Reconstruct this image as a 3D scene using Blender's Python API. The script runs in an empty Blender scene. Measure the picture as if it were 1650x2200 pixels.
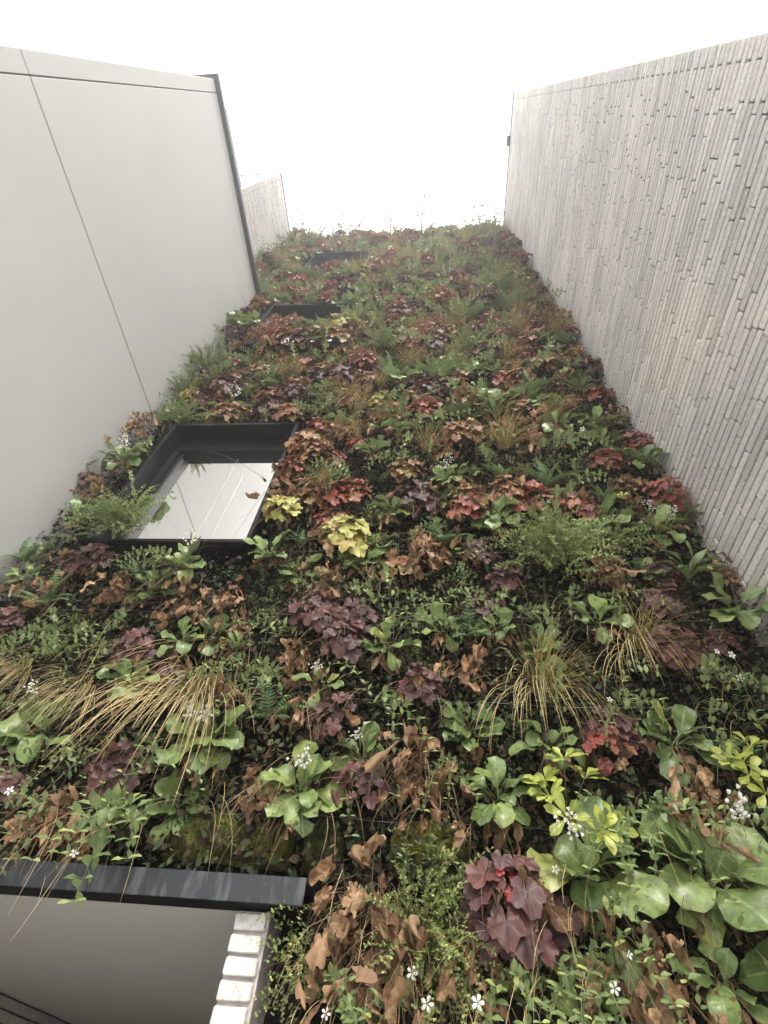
import bpy, math, random
import numpy as np
from mathutils import Vector, Matrix, noise

random.seed(7)
PI = math.pi
scn = bpy.context.scene
col = scn.collection
S = 1.2                      # metres per survey unit
CZ = 1.6                     # eye height

# ------------------------------------------------------------------ camera
F_PX, PITCH, YAW, ROLL = 1107.82, 52.089, -8.362, 6.600
pi_, ya_, ro_ = (math.radians(a) for a in (PITCH, YAW, ROLL))
FW = Vector((math.sin(ya_)*math.cos(pi_), math.cos(ya_)*math.cos(pi_), math.sin(pi_)))
R0 = Vector((math.cos(ya_), -math.sin(ya_), 0)); U0 = R0.cross(FW)
RT = R0*math.cos(ro_) + U0*math.sin(ro_); UP = U0*math.cos(ro_) - R0*math.sin(ro_)
cd = bpy.data.cameras.new('camera'); cam = bpy.data.objects.new('camera', cd); col.objects.link(cam)
cd.sensor_fit = 'VERTICAL'; cd.sensor_height = 36.0; cd.lens = F_PX/2200*36
cd.clip_start = 0.02; cd.clip_end = 3000
m = Matrix((RT, UP, -FW)).transposed().to_4x4(); m.translation = Vector((0, 0, CZ)); cam.matrix_world = m
scn.camera = cam

# ------------------------------------------------------------------ sky, sun, exposure
SUN_EL, SUN_AZ = math.radians(48), math.radians(166)
w = bpy.data.worlds.new('World'); scn.world = w; w.use_nodes = True
nt = w.node_tree; nt.nodes.clear()
sky = nt.nodes.new('ShaderNodeTexSky'); sky.sky_type = 'NISHITA'; sky.sun_disc = False
sky.sun_elevation = SUN_EL; sky.sun_rotation = SUN_AZ; sky.air_density = 1.0; sky.dust_density = 4.0; sky.ozone_density = 0.6
hs = nt.nodes.new('ShaderNodeHueSaturation'); hs.inputs['Saturation'].default_value = 0.05
mx = nt.nodes.new('ShaderNodeMix'); mx.data_type = 'RGBA'; mx.inputs['Factor'].default_value = 0.75
mx.inputs[7].default_value = (8.3, 8.15, 7.85, 1)          # even cloud cover
bg = nt.nodes.new('ShaderNodeBackground'); bg.inputs['Strength'].default_value = 0.15
wo = nt.nodes.new('ShaderNodeOutputWorld')
nt.links.new(sky.outputs[0], hs.inputs['Color']); nt.links.new(hs.outputs[0], mx.inputs[6])
nt.links.new(mx.outputs[2], bg.inputs['Color']); nt.links.new(bg.outputs[0], wo.inputs['Surface'])
sl = bpy.data.lights.new('sun', 'SUN'); sl.energy = 1.5; sl.angle = math.radians(11); sl.color = (1.0, 0.95, 0.88)
so = bpy.data.objects.new('sun', sl); col.objects.link(so)
sd = Vector((math.sin(SUN_AZ)*math.cos(SUN_EL), math.cos(SUN_AZ)*math.cos(SUN_EL), math.sin(SUN_EL)))
so.rotation_euler = sd.to_track_quat('Z', 'Y').to_euler(); so.location = (0, -20, 30)
scn.view_settings.view_transform = 'Standard'; scn.view_settings.look = 'None'
scn.view_settings.exposure = 1.4; scn.view_settings.gamma = 1.0
scn.cycles.max_bounces = 6; scn.cycles.diffuse_bounces = 4; scn.cycles.transparent_max_bounces = 6
scn.cycles.volume_bounces = 1

# ------------------------------------------------------------------ survey (metres)
HG = 10.283*S + CZ; XR = 1.2738*S; XL1 = -1.9876*S; XL2 = -2.5225*S; HL = 6.0882*S + CZ
YR = -0.1748*S; YL = -0.3604*S; YJ = -0.2591*S; ZJ = 3.2312*S + CZ; YB = 0.6697*S
D = 1.7*S                                  # face of the planted wall
YF = 1.55*S                                # front of window surrounds and lintel
WX0, WX1 = -1.700*S, -0.850*S
WIN = [(2.974*S+CZ, 1.43), (5.665*S+CZ, 1.43), (8.30*S+CZ, 1.40)]     # head height, height
LZ1 = 0.4616*S + CZ; LZ0 = 0.400*S + CZ; LX1 = -0.318*S
CEIL = LZ0 + 0.006
COURSE = 0.0435*S

def at(px, py, Y):
    d = FW*F_PX + RT*(px - 825) + UP*(1100 - py)
    return d*(Y/d.y) + Vector((0, 0, CZ))

# ------------------------------------------------------------------ helpers
def tag(o, label=None, cat=None, group=None, kind=None):
    if label: o['label'] = label
    if cat: o['category'] = cat
    if group: o['group'] = group
    if kind: o['kind'] = kind
    return o

def empty(name, loc=(0, 0, 0)):
    o = bpy.data.objects.new(name, None); o.empty_display_size = 0.05
    o.location = loc; col.objects.link(o); return o

def link(name, me, parent=None, mat=None):
    o = bpy.data.objects.new(name, me); col.objects.link(o)
    if parent: o.parent = parent
    if mat is not None: o.matrix_local = mat
    return o

class MB:
    """vertices, faces, uv and material index collected for one mesh"""
    def __init__(s): s.v, s.f, s.uv, s.mi, s.sm = [], [], [], [], []
    def add(s, v, f, uv=None, mi=0, M=None, smooth=False):
        b = len(s.v)
        if M is not None: v = [tuple(M @ Vector(p)) for p in v]
        s.v.extend(tuple(p) for p in v)
        s.uv.extend(uv if uv else [(0.5, 0.5)]*len(v))
        for q in f: s.f.append(tuple(b + i for i in q)); s.mi.append(mi); s.sm.append(smooth)
        return s
    def box(s, x0, x1, y0, y1, z0, z1, mi=0):
        v = [(x, y, z) for z in (z0, z1) for y in (y0, y1) for x in (x0, x1)]
        return s.add(v, [(0, 2, 3, 1), (4, 5, 7, 6), (0, 1, 5, 4), (2, 6, 7, 3), (0, 4, 6, 2), (1, 3, 7, 5)], None, mi)
    def bbox(s, x0, x1, y0, y1, z0, z1, b=0.004, mi=0):
        """box with bevelled edges"""
        c = Vector(((x0+x1)/2, (y0+y1)/2, (z0+z1)/2)); h = Vector(((x1-x0)/2, (y1-y0)/2, (z1-z0)/2))
        vs = []; idx = {}
        for ax in range(3):
            for sx in (-1, 1):
                for sy in (-1, 1):
                    for sz in (-1, 1):
                        sg = (sx, sy, sz)
                        p = [c[k] + sg[k]*(h[k] - (0 if k == ax else b)) for k in range(3)]
                        idx[(ax, sg)] = len(vs); vs.append(p)
        fs = []
        for ax in range(3):
            a, bb = [(1, 2), (2, 0), (0, 1)][ax]
            for s_ in (-1, 1):
                q = []
                for (u, v_) in ((-1, -1), (1, -1), (1, 1), (-1, 1)):
                    g = [0, 0, 0]; g[ax] = s_; g[a] = u; g[bb] = v_; q.append(idx[(ax, tuple(g))])
                fs.append(tuple(q if s_ > 0 else q[::-1]))
        for ax in range(3):
            a, bb = [(1, 2), (2, 0), (0, 1)][ax]
            for u in (-1, 1):
                for v_ in (-1, 1):
                    g0 = [0, 0, 0]; g0[a] = u; g0[bb] = v_; g1 = g0[:]; g0[ax] = -1; g1[ax] = 1
                    q = [idx[(a, tuple(g0))], idx[(a, tuple(g1))], idx[(bb, tuple(g1))], idx[(bb, tuple(g0))]]
                    fs.append(tuple(q if u*v_ > 0 else q[::-1]))
        for sx in (-1, 1):
            for sy in (-1, 1):
                for sz in (-1, 1):
                    q = [idx[(k, (sx, sy, sz))] for k in range(3)]
                    fs.append(tuple(q if sx*sy*sz > 0 else q[::-1]))
        return s.add(vs, fs, None, mi)
    def tube(s, pts, r, n=4, mi=0, r1=None):
        v, f, uv = [], [], []
        N = len(pts)
        for i, p in enumerate(pts):
            p = Vector(p); t = (Vector(pts[min(i+1, N-1)]) - Vector(pts[max(i-1, 0)])).normalized()
            a = t.orthogonal().normalized(); b = t.cross(a)
            rr = r if r1 is None else r + (r1 - r)*i/(N-1)
            for k in range(n):
                an = 2*PI*k/n; v.append(p + (a*math.cos(an) + b*math.sin(an))*rr); uv.append((k/n, i/max(N-1, 1)))
        for i in range(N-1):
            for k in range(n):
                f.append((i*n+k, i*n+(k+1) % n, (i+1)*n+(k+1) % n, (i+1)*n+k))
        return s.add(v, f, uv, mi, None, True)
    def ribbon(s, pts, wd, mi=0, side=None):
        """thin blade along pts, tapering to the tip"""
        v, f, uv = [], [], []; N = len(pts)
        for i, p in enumerate(pts):
            p = Vector(p); t = (Vector(pts[min(i+1, N-1)]) - Vector(pts[max(i-1, 0)])).normalized()
            a = side if side is not None else t.cross(Vector((0.3, -0.5, 0.8)))
            a = a.normalized() if a.length > 1e-4 else t.orthogonal().normalized()
            k = i/(N-1); ww = wd*(1 - 0.85*k**2)
            v += [p - a*ww, p + a*ww]; uv += [(0, k), (1, k)]
            if i: f.append((2*i-2, 2*i-1, 2*i+1, 2*i))
        return s.add(v, f, uv, mi, None, True)
    def mesh(s, name, mats):
        me = bpy.data.meshes.new(name)
        me.from_pydata(s.v, [], s.f)
        uvl = me.uv_layers.new(name='UVMap')
        li = np.empty(len(me.loops), dtype=np.int32); me.loops.foreach_get('vertex_index', li)
        uvl.data.foreach_set('uv', np.asarray(s.uv, dtype=np.float32)[li].ravel())
        for mt in (mats if isinstance(mats, (list, tuple)) else [mats]): me.materials.append(mt)
        me.polygons.foreach_set('material_index', np.asarray(s.mi, dtype=np.int32))
        me.polygons.foreach_set('use_smooth', np.asarray(s.sm, dtype=bool))
        me.update(); return me
    def build(s, name, mats, parent=None):
        return link(name, s.mesh(name, mats), parent)

# ------------------------------------------------------------------ materials
def newmat(name):
    mt = bpy.data.materials.new(name); mt.use_nodes = True
    t = mt.node_tree; t.nodes.clear()
    o = t.nodes.new('ShaderNodeOutputMaterial'); p = t.nodes.new('ShaderNodeBsdfPrincipled')
    t.links.new(p.outputs[0], o.inputs['Surface']); return mt, t, p, o
def N(t, kind, **kw):
    n = t.nodes.new(kind)
    for k, v in kw.items(): setattr(n, k, v)
    return n
def ramp(t, stops):
    r = t.nodes.new('ShaderNodeValToRGB'); e = r.color_ramp.elements
    while len(e) < len(stops): e.new(0.5)
    for q, (pos, c) in zip(e, stops): q.position = pos; q.color = (*c[:3], 1)
    return r
def mixc(t, fac, a, b, mode='MIX'):
    n = t.nodes.new('ShaderNodeMix'); n.data_type = 'RGBA'; n.blend_type = mode
    for sock, val in ((n.inputs['Factor'], fac), (n.inputs[6], a), (n.inputs[7], b)):
        if isinstance(val, bpy.types.NodeSocket): t.links.new(val, sock)
        elif isinstance(val, (int, float)): sock.default_value = val
        else: sock.default_value = (*val[:3], 1)
    return n.outputs[2]
def rnd(t, salt=1.0):
    """one random value for each object and each loose piece"""
    oi = N(t, 'ShaderNodeObjectInfo'); g = N(t, 'ShaderNodeNewGeometry')
    a = N(t, 'ShaderNodeMath', operation='ADD'); t.links.new(oi.outputs['Random'], a.inputs[0]); t.links.new(g.outputs['Random Per Island'], a.inputs[1])
    b = N(t, 'ShaderNodeMath', operation='MULTIPLY'); b.inputs[1].default_value = salt; t.links.new(a.outputs[0], b.inputs[0])
    c = N(t, 'ShaderNodeMath', operation='FRACT'); t.links.new(b.outputs[0], c.inputs[0]); return c.outputs[0], g
def noisetex(t, scale, detail=4, rough=0.6, coord='Object', dist=0.0):
    tc = N(t, 'ShaderNodeNewGeometry'); coord = 'Position'; n = N(t, 'ShaderNodeTexNoise')
    n.inputs['Scale'].default_value = scale; n.inputs['Detail'].default_value = detail; n.inputs['Roughness'].default_value = rough
    n.inputs['Distortion'].default_value = dist
    t.links.new(tc.outputs[coord], n.inputs['Vector']); return n
def bump(t, p, h, strength, dist):
    b = N(t, 'ShaderNodeBump'); b.inputs['Strength'].default_value = strength; b.inputs['Distance'].default_value = dist
    t.links.new(h, b.inputs['Height']); t.links.new(b.outputs[0], p.inputs['Normal'])

def leafmat(name, stops, back=None, margin=None, mpos=(0.6, 1.0), mfac=0.7, rib=None, rough=0.45, transl=0.25, spots=None, nscale=28, veins=None, mott=(0.55, 1.3)):
    mt, t, p, o = newmat(name)
    r, g = rnd(t); rp = ramp(t, stops); t.links.new(r, rp.inputs[0]); c = rp.outputs[0]
    uv = N(t, 'ShaderNodeUVMap'); sx = N(t, 'ShaderNodeSeparateXYZ'); t.links.new(uv.outputs[0], sx.inputs[0])
    if margin:
        mr = N(t, 'ShaderNodeMapRange'); mr.inputs[1].default_value, mr.inputs[2].default_value = mpos
        mr.inputs[4].default_value = mfac; t.links.new(sx.outputs['Y'], mr.inputs[0])
        c = mixc(t, mr.outputs[0], c, margin)
    if rib:
        a = N(t, 'ShaderNodeMath', operation='SUBTRACT'); a.inputs[1].default_value = 0.5; t.links.new(sx.outputs['X'], a.inputs[0])
        b = N(t, 'ShaderNodeMath', operation='ABSOLUTE'); t.links.new(a.outputs[0], b.inputs[0])
        mr = N(t, 'ShaderNodeMapRange'); mr.inputs[1].default_value, mr.inputs[2].default_value = 0.012, 0.05
        mr.inputs[3].default_value, mr.inputs[4].default_value = 0.65, 0.0; t.links.new(b.outputs[0], mr.inputs[0])
        # side veins slanting away from the midrib
        q = N(t, 'ShaderNodeMath', operation='MULTIPLY_ADD'); q.inputs[1].default_value = -0.55; t.links.new(b.outputs[0], q.inputs[0]); t.links.new(sx.outputs['Y'], q.inputs[2])
        q2 = N(t, 'ShaderNodeMath', operation='MULTIPLY'); q2.inputs[1].default_value = 52; t.links.new(q.outputs[0], q2.inputs[0])
        q3 = N(t, 'ShaderNodeMath', operation='SINE'); t.links.new(q2.outputs[0], q3.inputs[0])
        mr2 = N(t, 'ShaderNodeMapRange'); mr2.inputs[1].default_value, mr2.inputs[2].default_value = 0.8, 1.0; mr2.inputs[4].default_value = 0.22; t.links.new(q3.outputs[0], mr2.inputs[0])
        mm = N(t, 'ShaderNodeMath', operation='MAXIMUM'); t.links.new(mr.outputs[0], mm.inputs[0]); t.links.new(mr2.outputs[0], mm.inputs[1])
        c = mixc(t, mm.outputs[0], c, rib)
    if veins:
        a = N(t, 'ShaderNodeMath', operation='MULTIPLY_ADD'); a.inputs[1].default_value = 16.8; a.inputs[2].default_value = -8.4; t.links.new(sx.outputs['X'], a.inputs[0])
        b = N(t, 'ShaderNodeMath', operation='SINE'); t.links.new(a.outputs[0], b.inputs[0])
        b2 = N(t, 'ShaderNodeMath', operation='ABSOLUTE'); t.links.new(b.outputs[0], b2.inputs[0])
        b3 = N(t, 'ShaderNodeMath', operation='MULTIPLY'); t.links.new(b2.outputs[0], b3.inputs[0]); t.links.new(sx.outputs['Y'], b3.inputs[1])
        mr = N(t, 'ShaderNodeMapRange'); mr.inputs[1].default_value, mr.inputs[2].default_value = 0.02, 0.16; mr.inputs[3].default_value, mr.inputs[4].default_value = 0.55, 0.0; t.links.new(b3.outputs[0], mr.inputs[0])
        c = mixc(t, mr.outputs[0], c, veins)
    n = noisetex(t, nscale, 5, 0.65)
    nr = ramp(t, [(0.30, (mott[0],)*3), (0.5, (1, 1, 1)), (0.70, (mott[1], mott[1], mott[1]*.96))]); t.links.new(n.outputs['Fac'], nr.inputs[0])
    c = mixc(t, 1.0, c, nr.outputs[0], 'MULTIPLY')
    if spots:
        n2 = noisetex(t, 60, 3, 0.5); sr = ramp(t, [(0.62, (0, 0, 0)), (0.68, (1, 1, 1))]); t.links.new(n2.outputs['Fac'], sr.inputs[0])
        c = mixc(t, sr.outputs[0], c, spots)
    if back: c = mixc(t, g.outputs['Backfacing'], c, mixc(t, 0.65, c, back))
    t.links.new(c, p.inputs['Base Color']); p.inputs['Roughness'].default_value = rough
    p.inputs['Specular IOR Level'].default_value = 0.4
    bump(t, p, n.outputs['Fac'], 0.35, 0.004)
    tr = N(t, 'ShaderNodeBsdfTranslucent'); t.links.new(c, tr.inputs['Color'])
    ms = N(t, 'ShaderNodeMixShader'); ms.inputs[0].default_value = transl
    t.links.new(p.outputs[0], ms.inputs[1]); t.links.new(tr.outputs[0], ms.inputs[2]); t.links.new(ms.outputs[0], o.inputs['Surface'])
    return mt

def plain(name, c, rough=0.6, metal=0.0, var=0.25, nscale=8.0, bumpv=0.2, bdist=0.003, spec=0.5, detail=6):
    mt, t, p, o = newmat(name)
    n = noisetex(t, nscale, detail, 0.6)
    lo = tuple(x*(1-var) for x in c); hi = tuple(min(1, x*(1+var)) for x in c)
    rp = ramp(t, [(0.3, lo), (0.7, hi)]); t.links.new(n.outputs['Fac'], rp.inputs[0])
    t.links.new(rp.outputs[0], p.inputs['Base Color']); p.inputs['Roughness'].default_value = rough; p.inputs['Metallic'].default_value = metal
    p.inputs['Specular IOR Level'].default_value = spec
    if bumpv: bump(t, p, n.outputs['Fac'], bumpv, bdist)
    return mt

def brickmat(name, stops, grain=1.0, moss=False):
    mt, t, p, o = newmat(name)
    r, g = rnd(t, 7.13); rp = ramp(t, stops); t.links.new(r, rp.inputs[0]); c = rp.outputs[0]
    n = noisetex(t, 55, 8, 0.75); nr = ramp(t, [(0.32, (0.62, 0.61, 0.6)), (0.52, (1, 1, 1)), (0.72, (1.14, 1.13, 1.11))])
    t.links.new(n.outputs['Fac'], nr.inputs[0]); c = mixc(t, 1.0, c, nr.outputs[0], 'MULTIPLY')
    n2 = noisetex(t, 1.3, 3, 0.5, 'Object'); r2 = ramp(t, [(0.3, (0.86, 0.86, 0.88)), (0.7, (1.08, 1.07, 1.04))]); t.links.new(n2.outputs['Fac'], r2.inputs[0])
    c = mixc(t, 1.0, c, r2.outputs[0], 'MULTIPLY')
    n4 = noisetex(t, 130, 4, 0.6); r4 = ramp(t, [(0.66, (1, 1, 1)), (0.76, (0.55, 0.53, 0.5))]); t.links.new(n4.outputs['Fac'], r4.inputs[0])
    c = mixc(t, 1.0, c, r4.outputs[0], 'MULTIPLY')
    t.links.new(c, p.inputs['Base Color']); p.inputs['Roughness'].default_value = 0.85; p.inputs['Specular IOR Level'].default_value = 0.2
    n3 = noisetex(t, 38, 9, 0.72, 'Object', 1.2); bump(t, p, n3.outputs['Fac'], 0.5*grain, 0.003)
    return mt

def streaks(name, c, streak, rough, metal=0.0, sc=(9, 9, 0.8), lo=0.58, hi=0.75, spec=0.5):
    """painted metal with runs of washed-down dirt"""
    mt, t, p, o = newmat(name)
    tc = N(t, 'ShaderNodeTexCoord'); mp = N(t, 'ShaderNodeMapping'); mp.inputs['Scale'].default_value = sc
    t.links.new(tc.outputs['Object'], mp.inputs['Vector'])
    n = N(t, 'ShaderNodeTexNoise'); n.inputs['Scale'].default_value = 3; n.inputs['Detail'].default_value = 7; n.inputs['Roughness'].default_value = 0.65
    t.links.new(mp.outputs[0], n.inputs['Vector'])
    rp = ramp(t, [(lo, (0, 0, 0)), (hi, (1, 1, 1))]); t.links.new(n.outputs['Fac'], rp.inputs[0])
    t.links.new(mixc(t, rp.outputs[0], c, streak), p.inputs['Base Color'])
    p.inputs['Roughness'].default_value = rough; p.inputs['Metallic'].default_value = metal; p.inputs['Specular IOR Level'].default_value = spec
    n2 = noisetex(t, 90, 5, 0.6); bump(t, p, n2.outputs['Fac'], 0.15, 0.001)
    return mt

M = {}
M['panel'] = plain('white_render_panel', (0.405, 0.40, 0.385), 0.75, 0, 0.035, 1.1, 0.10, 0.002, 0.3)
M['joint'] = plain('panel_joint_sealant', (0.12, 0.12, 0.12), 0.8, 0, 0.2, 10, 0)
M['coping'] = streaks('anthracite_coping', (0.05, 0.055, 0.062), (0.10, 0.105, 0.11), 0.45)
M['frame'] = streaks('black_aluminium', (0.005, 0.0055, 0.0065), (0.018, 0.018, 0.02), 0.55, 0.0, spec=0.12)
M['lintel'] = streaks('weathered_black_steel', (0.014, 0.0155, 0.018), (0.11, 0.115, 0.12), 0.5, 0.0, (8, 8, 1.6), 0.52, 0.8, 0.35)
M['rail'] = plain('pale_aluminium_and_sky_sheen', (0.62, 0.63, 0.64), 0.35, 0.3, 0.08, 20, 0)  # pale rail metal; doubles as sky sheen painted on window bottom rails
M['mortar'] = plain('dark_raked_mortar', (0.05, 0.047, 0.045), 0.95, 0, 0.35, 40, 0.5, 0.004, 0.1)
M['jamb_mortar'] = plain('pinkish_mortar', (0.36, 0.31, 0.30), 0.95, 0, 0.25, 40, 0.5, 0.004, 0.1)
M['brick'] = brickmat('pale_hewn_brick', [(0.0, (0.43, 0.412, 0.39)), (0.35, (0.54, 0.518, 0.492)), (0.75, (0.60, 0.578, 0.55)), (1.0, (0.47, 0.447, 0.43))])
M['white_brick'] = brickmat('white_washed_brick', [(0.0, (0.46, 0.45, 0.435)), (1.0, (0.53, 0.52, 0.505))], 1.4)
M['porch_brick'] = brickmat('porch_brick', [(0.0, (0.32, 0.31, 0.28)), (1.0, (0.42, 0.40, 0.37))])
M['ceiling'] = plain('grey_plaster', (0.44, 0.43, 0.395), 0.9, 0, 0.05, 120, 0.25, 0.0015, 0.2)
M['felt'] = plain('black_planter_felt', (0.007, 0.007, 0.0065), 0.95, 0, 0.5, 40, 0.6, 0.004, 0.1)
M['trim'] = plain('ochre_timber_edge', (0.22, 0.17, 0.10), 0.8, 0, 0.3, 20, 0.3)
M['wire'] = plain('steel_wire', (0.25, 0.26, 0.27), 0.45, 0.8, 0.1, 30, 0)
M['ground'] = plain('grey_paving', (0.52, 0.51, 0.49), 0.9, 0, 0.2, 3, 0.3, 0.003, 0.2)
M['grout'] = plain('paving_sand_joint', (0.40, 0.385, 0.36), 0.95, 0, 0.3, 30, 0.3)

def glassmat():
    mt, t, p, o = newmat('coated_window_glass')
    p.inputs['Base Color'].default_value = (0.93, 0.94, 0.93, 1); p.inputs['Metallic'].default_value = 1.0; p.inputs['Roughness'].default_value = 0.015
    n = noisetex(t, 1.6, 2, 0.4); bump(t, p, n.outputs['Fac'], 0.05, 0.004); return mt
M['glass'] = glassmat()
def clearglass():
    mt, t, p, o = newmat('clear_balustrade_glass')
    tr = N(t, 'ShaderNodeBsdfTransparent'); tr.inputs[0].default_value = (0.93, 0.95, 0.95, 1)
    gl = N(t, 'ShaderNodeBsdfGlossy'); gl.inputs['Roughness'].default_value = 0.02
    fr = N(t, 'ShaderNodeFresnel'); fr.inputs[0].default_value = 1.45
    ms = N(t, 'ShaderNodeMixShader'); t.links.new(fr.outputs[0], ms.inputs[0]); t.links.new(tr.outputs[0], ms.inputs[1]); t.links.new(gl.outputs[0], ms.inputs[2])
    t.links.new(ms.outputs[0], o.inputs['Surface']); return mt
M['clear'] = clearglass()

PALE = (0.20, 0.25, 0.115)
M['bergenia'] = leafmat('bergenia_leaf', [(0.0, (0.085, 0.135, 0.040)), (0.35, (0.13, 0.19, 0.062)), (0.7, (0.18, 0.245, 0.082)), (0.92, (0.23, 0.29, 0.09)), (1.0, (0.29, 0.29, 0.08))], PALE, rib=(0.26, 0.34, 0.16), rough=0.36, spots=(0.12, 0.10, 0.03))
M['heu_purple'] = leafmat('purple_coral_bells_leaf', [(0.0, (0.042, 0.018, 0.019)), (0.4, (0.075, 0.031, 0.031)), (0.75, (0.105, 0.044, 0.040)), (1.0, (0.13, 0.05, 0.042))], (0.12, 0.055, 0.053), (0.135, 0.068, 0.058), (0.55, 1.0), 0.5, veins=(0.05, 0.015, 0.02), rough=0.5)
M['heu_red'] = leafmat('red_coral_bells_leaf', [(0.0, (0.10, 0.025, 0.022)), (0.35, (0.19, 0.040, 0.032)), (0.65, (0.27, 0.062, 0.040)), (0.85, (0.20, 0.085, 0.05)), (1.0, (0.26, 0.13, 0.06))], (0.27, 0.11, 0.10), (0.34, 0.10, 0.055), (0.55, 1.0), 0.5, veins=(0.10, 0.02, 0.02), rough=0.48)
M['heu_orange'] = leafmat('orange_coral_bells_leaf', [(0.0, (0.16, 0.055, 0.028)), (0.35, (0.23, 0.095, 0.04)), (0.65, (0.27, 0.14, 0.055)), (0.85, (0.17, 0.14, 0.05)), (1.0, (0.24, 0.19, 0.06))], (0.30, 0.17, 0.10), (0.30, 0.17, 0.07), (0.6, 1.0), 0.5, veins=(0.15, 0.05, 0.02), rough=0.48)
M['heu_lime'] = leafmat('lime_coral_bells_leaf', [(0.0, (0.24, 0.23, 0.05)), (0.4, (0.34, 0.32, 0.065)), (0.75, (0.30, 0.30, 0.075)), (0.9, (0.33, 0.20, 0.06)), (1.0, (0.20, 0.24, 0.06))], (0.33, 0.32, 0.15), (0.40, 0.33, 0.09), (0.6, 1.0), 0.45, veins=(0.42, 0.36, 0.12), rough=0.48)
M['dead'] = leafmat('withered_leaf', [(0.0, (0.085, 0.045, 0.024)), (0.3, (0.17, 0.095, 0.048)), (0.6, (0.27, 0.16, 0.082)), (0.85, (0.36, 0.225, 0.12)), (1.0, (0.44, 0.31, 0.185))], (0.30, 0.18, 0.10), rough=0.7, transl=0.22, nscale=60, mott=(0.35, 1.5))
M['sedge'] = leafmat('sedge_blade', [(0.0, (0.22, 0.17, 0.06)), (0.3, (0.34, 0.25, 0.10)), (0.6, (0.42, 0.33, 0.16)), (0.85, (0.17, 0.17, 0.05)), (1.0, (0.50, 0.42, 0.25))], None, (0.52, 0.40, 0.20), (0.2, 1.0), 0.6, rough=0.6, transl=0.2)
M['sedge_green'] = leafmat('green_sedge_blade', [(0.0, (0.10, 0.13, 0.04)), (0.5, (0.20, 0.20, 0.06)), (1.0, (0.34, 0.28, 0.10))], None, (0.45, 0.36, 0.16), (0.3, 1.0), 0.6, rough=0.6, transl=0.2)
M['fern'] = leafmat('fern_frond', [(0.0, (0.05, 0.12, 0.045)), (0.5, (0.085, 0.175, 0.06)), (1.0, (0.14, 0.23, 0.07))], PALE, rough=0.5)
M['shrub'] = leafmat('box_honeysuckle_leaf', [(0.0, (0.085, 0.13, 0.04)), (0.4, (0.16, 0.22, 0.06)), (0.75, (0.24, 0.30, 0.09)), (1.0, (0.33, 0.37, 0.12))], PALE, rough=0.45)
M['vinca'] = leafmat('periwinkle_leaf', [(0.0, (0.095, 0.145, 0.050)), (0.45, (0.15, 0.21, 0.075)), (0.8, (0.22, 0.28, 0.10)), (1.0, (0.34, 0.38, 0.12))], PALE, rib=(0.3, 0.36, 0.2), rough=0.38)
M['lime'] = leafmat('spurge_leaf', [(0.0, (0.19, 0.25, 0.035)), (0.5, (0.31, 0.36, 0.055)), (1.0, (0.40, 0.42, 0.09))], (0.34, 0.37, 0.12), rib=(0.55, 0.55, 0.2), rough=0.4)
M['stem_brown'] = leafmat('dry_stem', [(0.0, (0.075, 0.04, 0.022)), (0.5, (0.16, 0.095, 0.05)), (0.85, (0.28, 0.19, 0.10)), (1.0, (0.38, 0.29, 0.17))], rough=0.8, transl=0.05)
M['stem_green'] = leafmat('green_stem', [(0.0, (0.10, 0.13, 0.05)), (0.6, (0.20, 0.22, 0.09)), (1.0, (0.28, 0.22, 0.11))], rough=0.6, transl=0.1)
M['petal'] = leafmat('white_petal', [(0.0, (0.72, 0.70, 0.64)), (1.0, (0.82, 0.81, 0.78))], rough=0.6, transl=0.3, nscale=4)
M['violet'] = leafmat('violet_petal', [(0.0, (0.22, 0.20, 0.50)), (1.0, (0.32, 0.28, 0.60))], rough=0.6, transl=0.3, nscale=4)
M['redheart'] = leafmat('young_red_leaf', [(0.0, (0.22, 0.025, 0.03)), (1.0, (0.36, 0.05, 0.05))], (0.30, 0.08, 0.08), rough=0.4)
M['moss'] = leafmat('moss', [(0.0, (0.030, 0.038, 0.010)), (0.5, (0.07, 0.078, 0.014)), (1.0, (0.15, 0.15, 0.022))], rough=0.9, transl=0.1, nscale=14)
M['litter'] = leafmat('undergrowth_leaf', [(0.0, (0.022, 0.014, 0.009)), (0.3, (0.055, 0.032, 0.018)), (0.5, (0.020, 0.030, 0.012)), (0.72, (0.04, 0.062, 0.022)), (0.9, (0.075, 0.10, 0.035)), (1.0, (0.14, 0.09, 0.05))], rough=0.7, transl=0.15)

# ------------------------------------------------------------------ ground
g = MB(); g.box(-30, 30, -30, 30, -0.5, -0.012); o = g.build('ground', M['grout']); tag(o, kind='structure')
pv = empty('pavement', (0, 0, 0)); tag(pv, kind='structure')
slab = MB().bbox(-0.296, 0.296, -0.296, 0.296, -0.05, 0.0, 0.004).mesh('paving_slab', M['ground'])
for i in range(14):
    for j in range(14):
        x, y = -3.9 + 0.6*i, -6.3 + 0.6*j
        if y > D - 0.35 or ((x > XR - 0.31 and y > YR - 0.35) or (x < XL1 + 0.31 and y > YL - 0.35)): continue
        link('paving_slab', slab, pv, Matrix.Translation((x, y, 0)))

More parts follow.
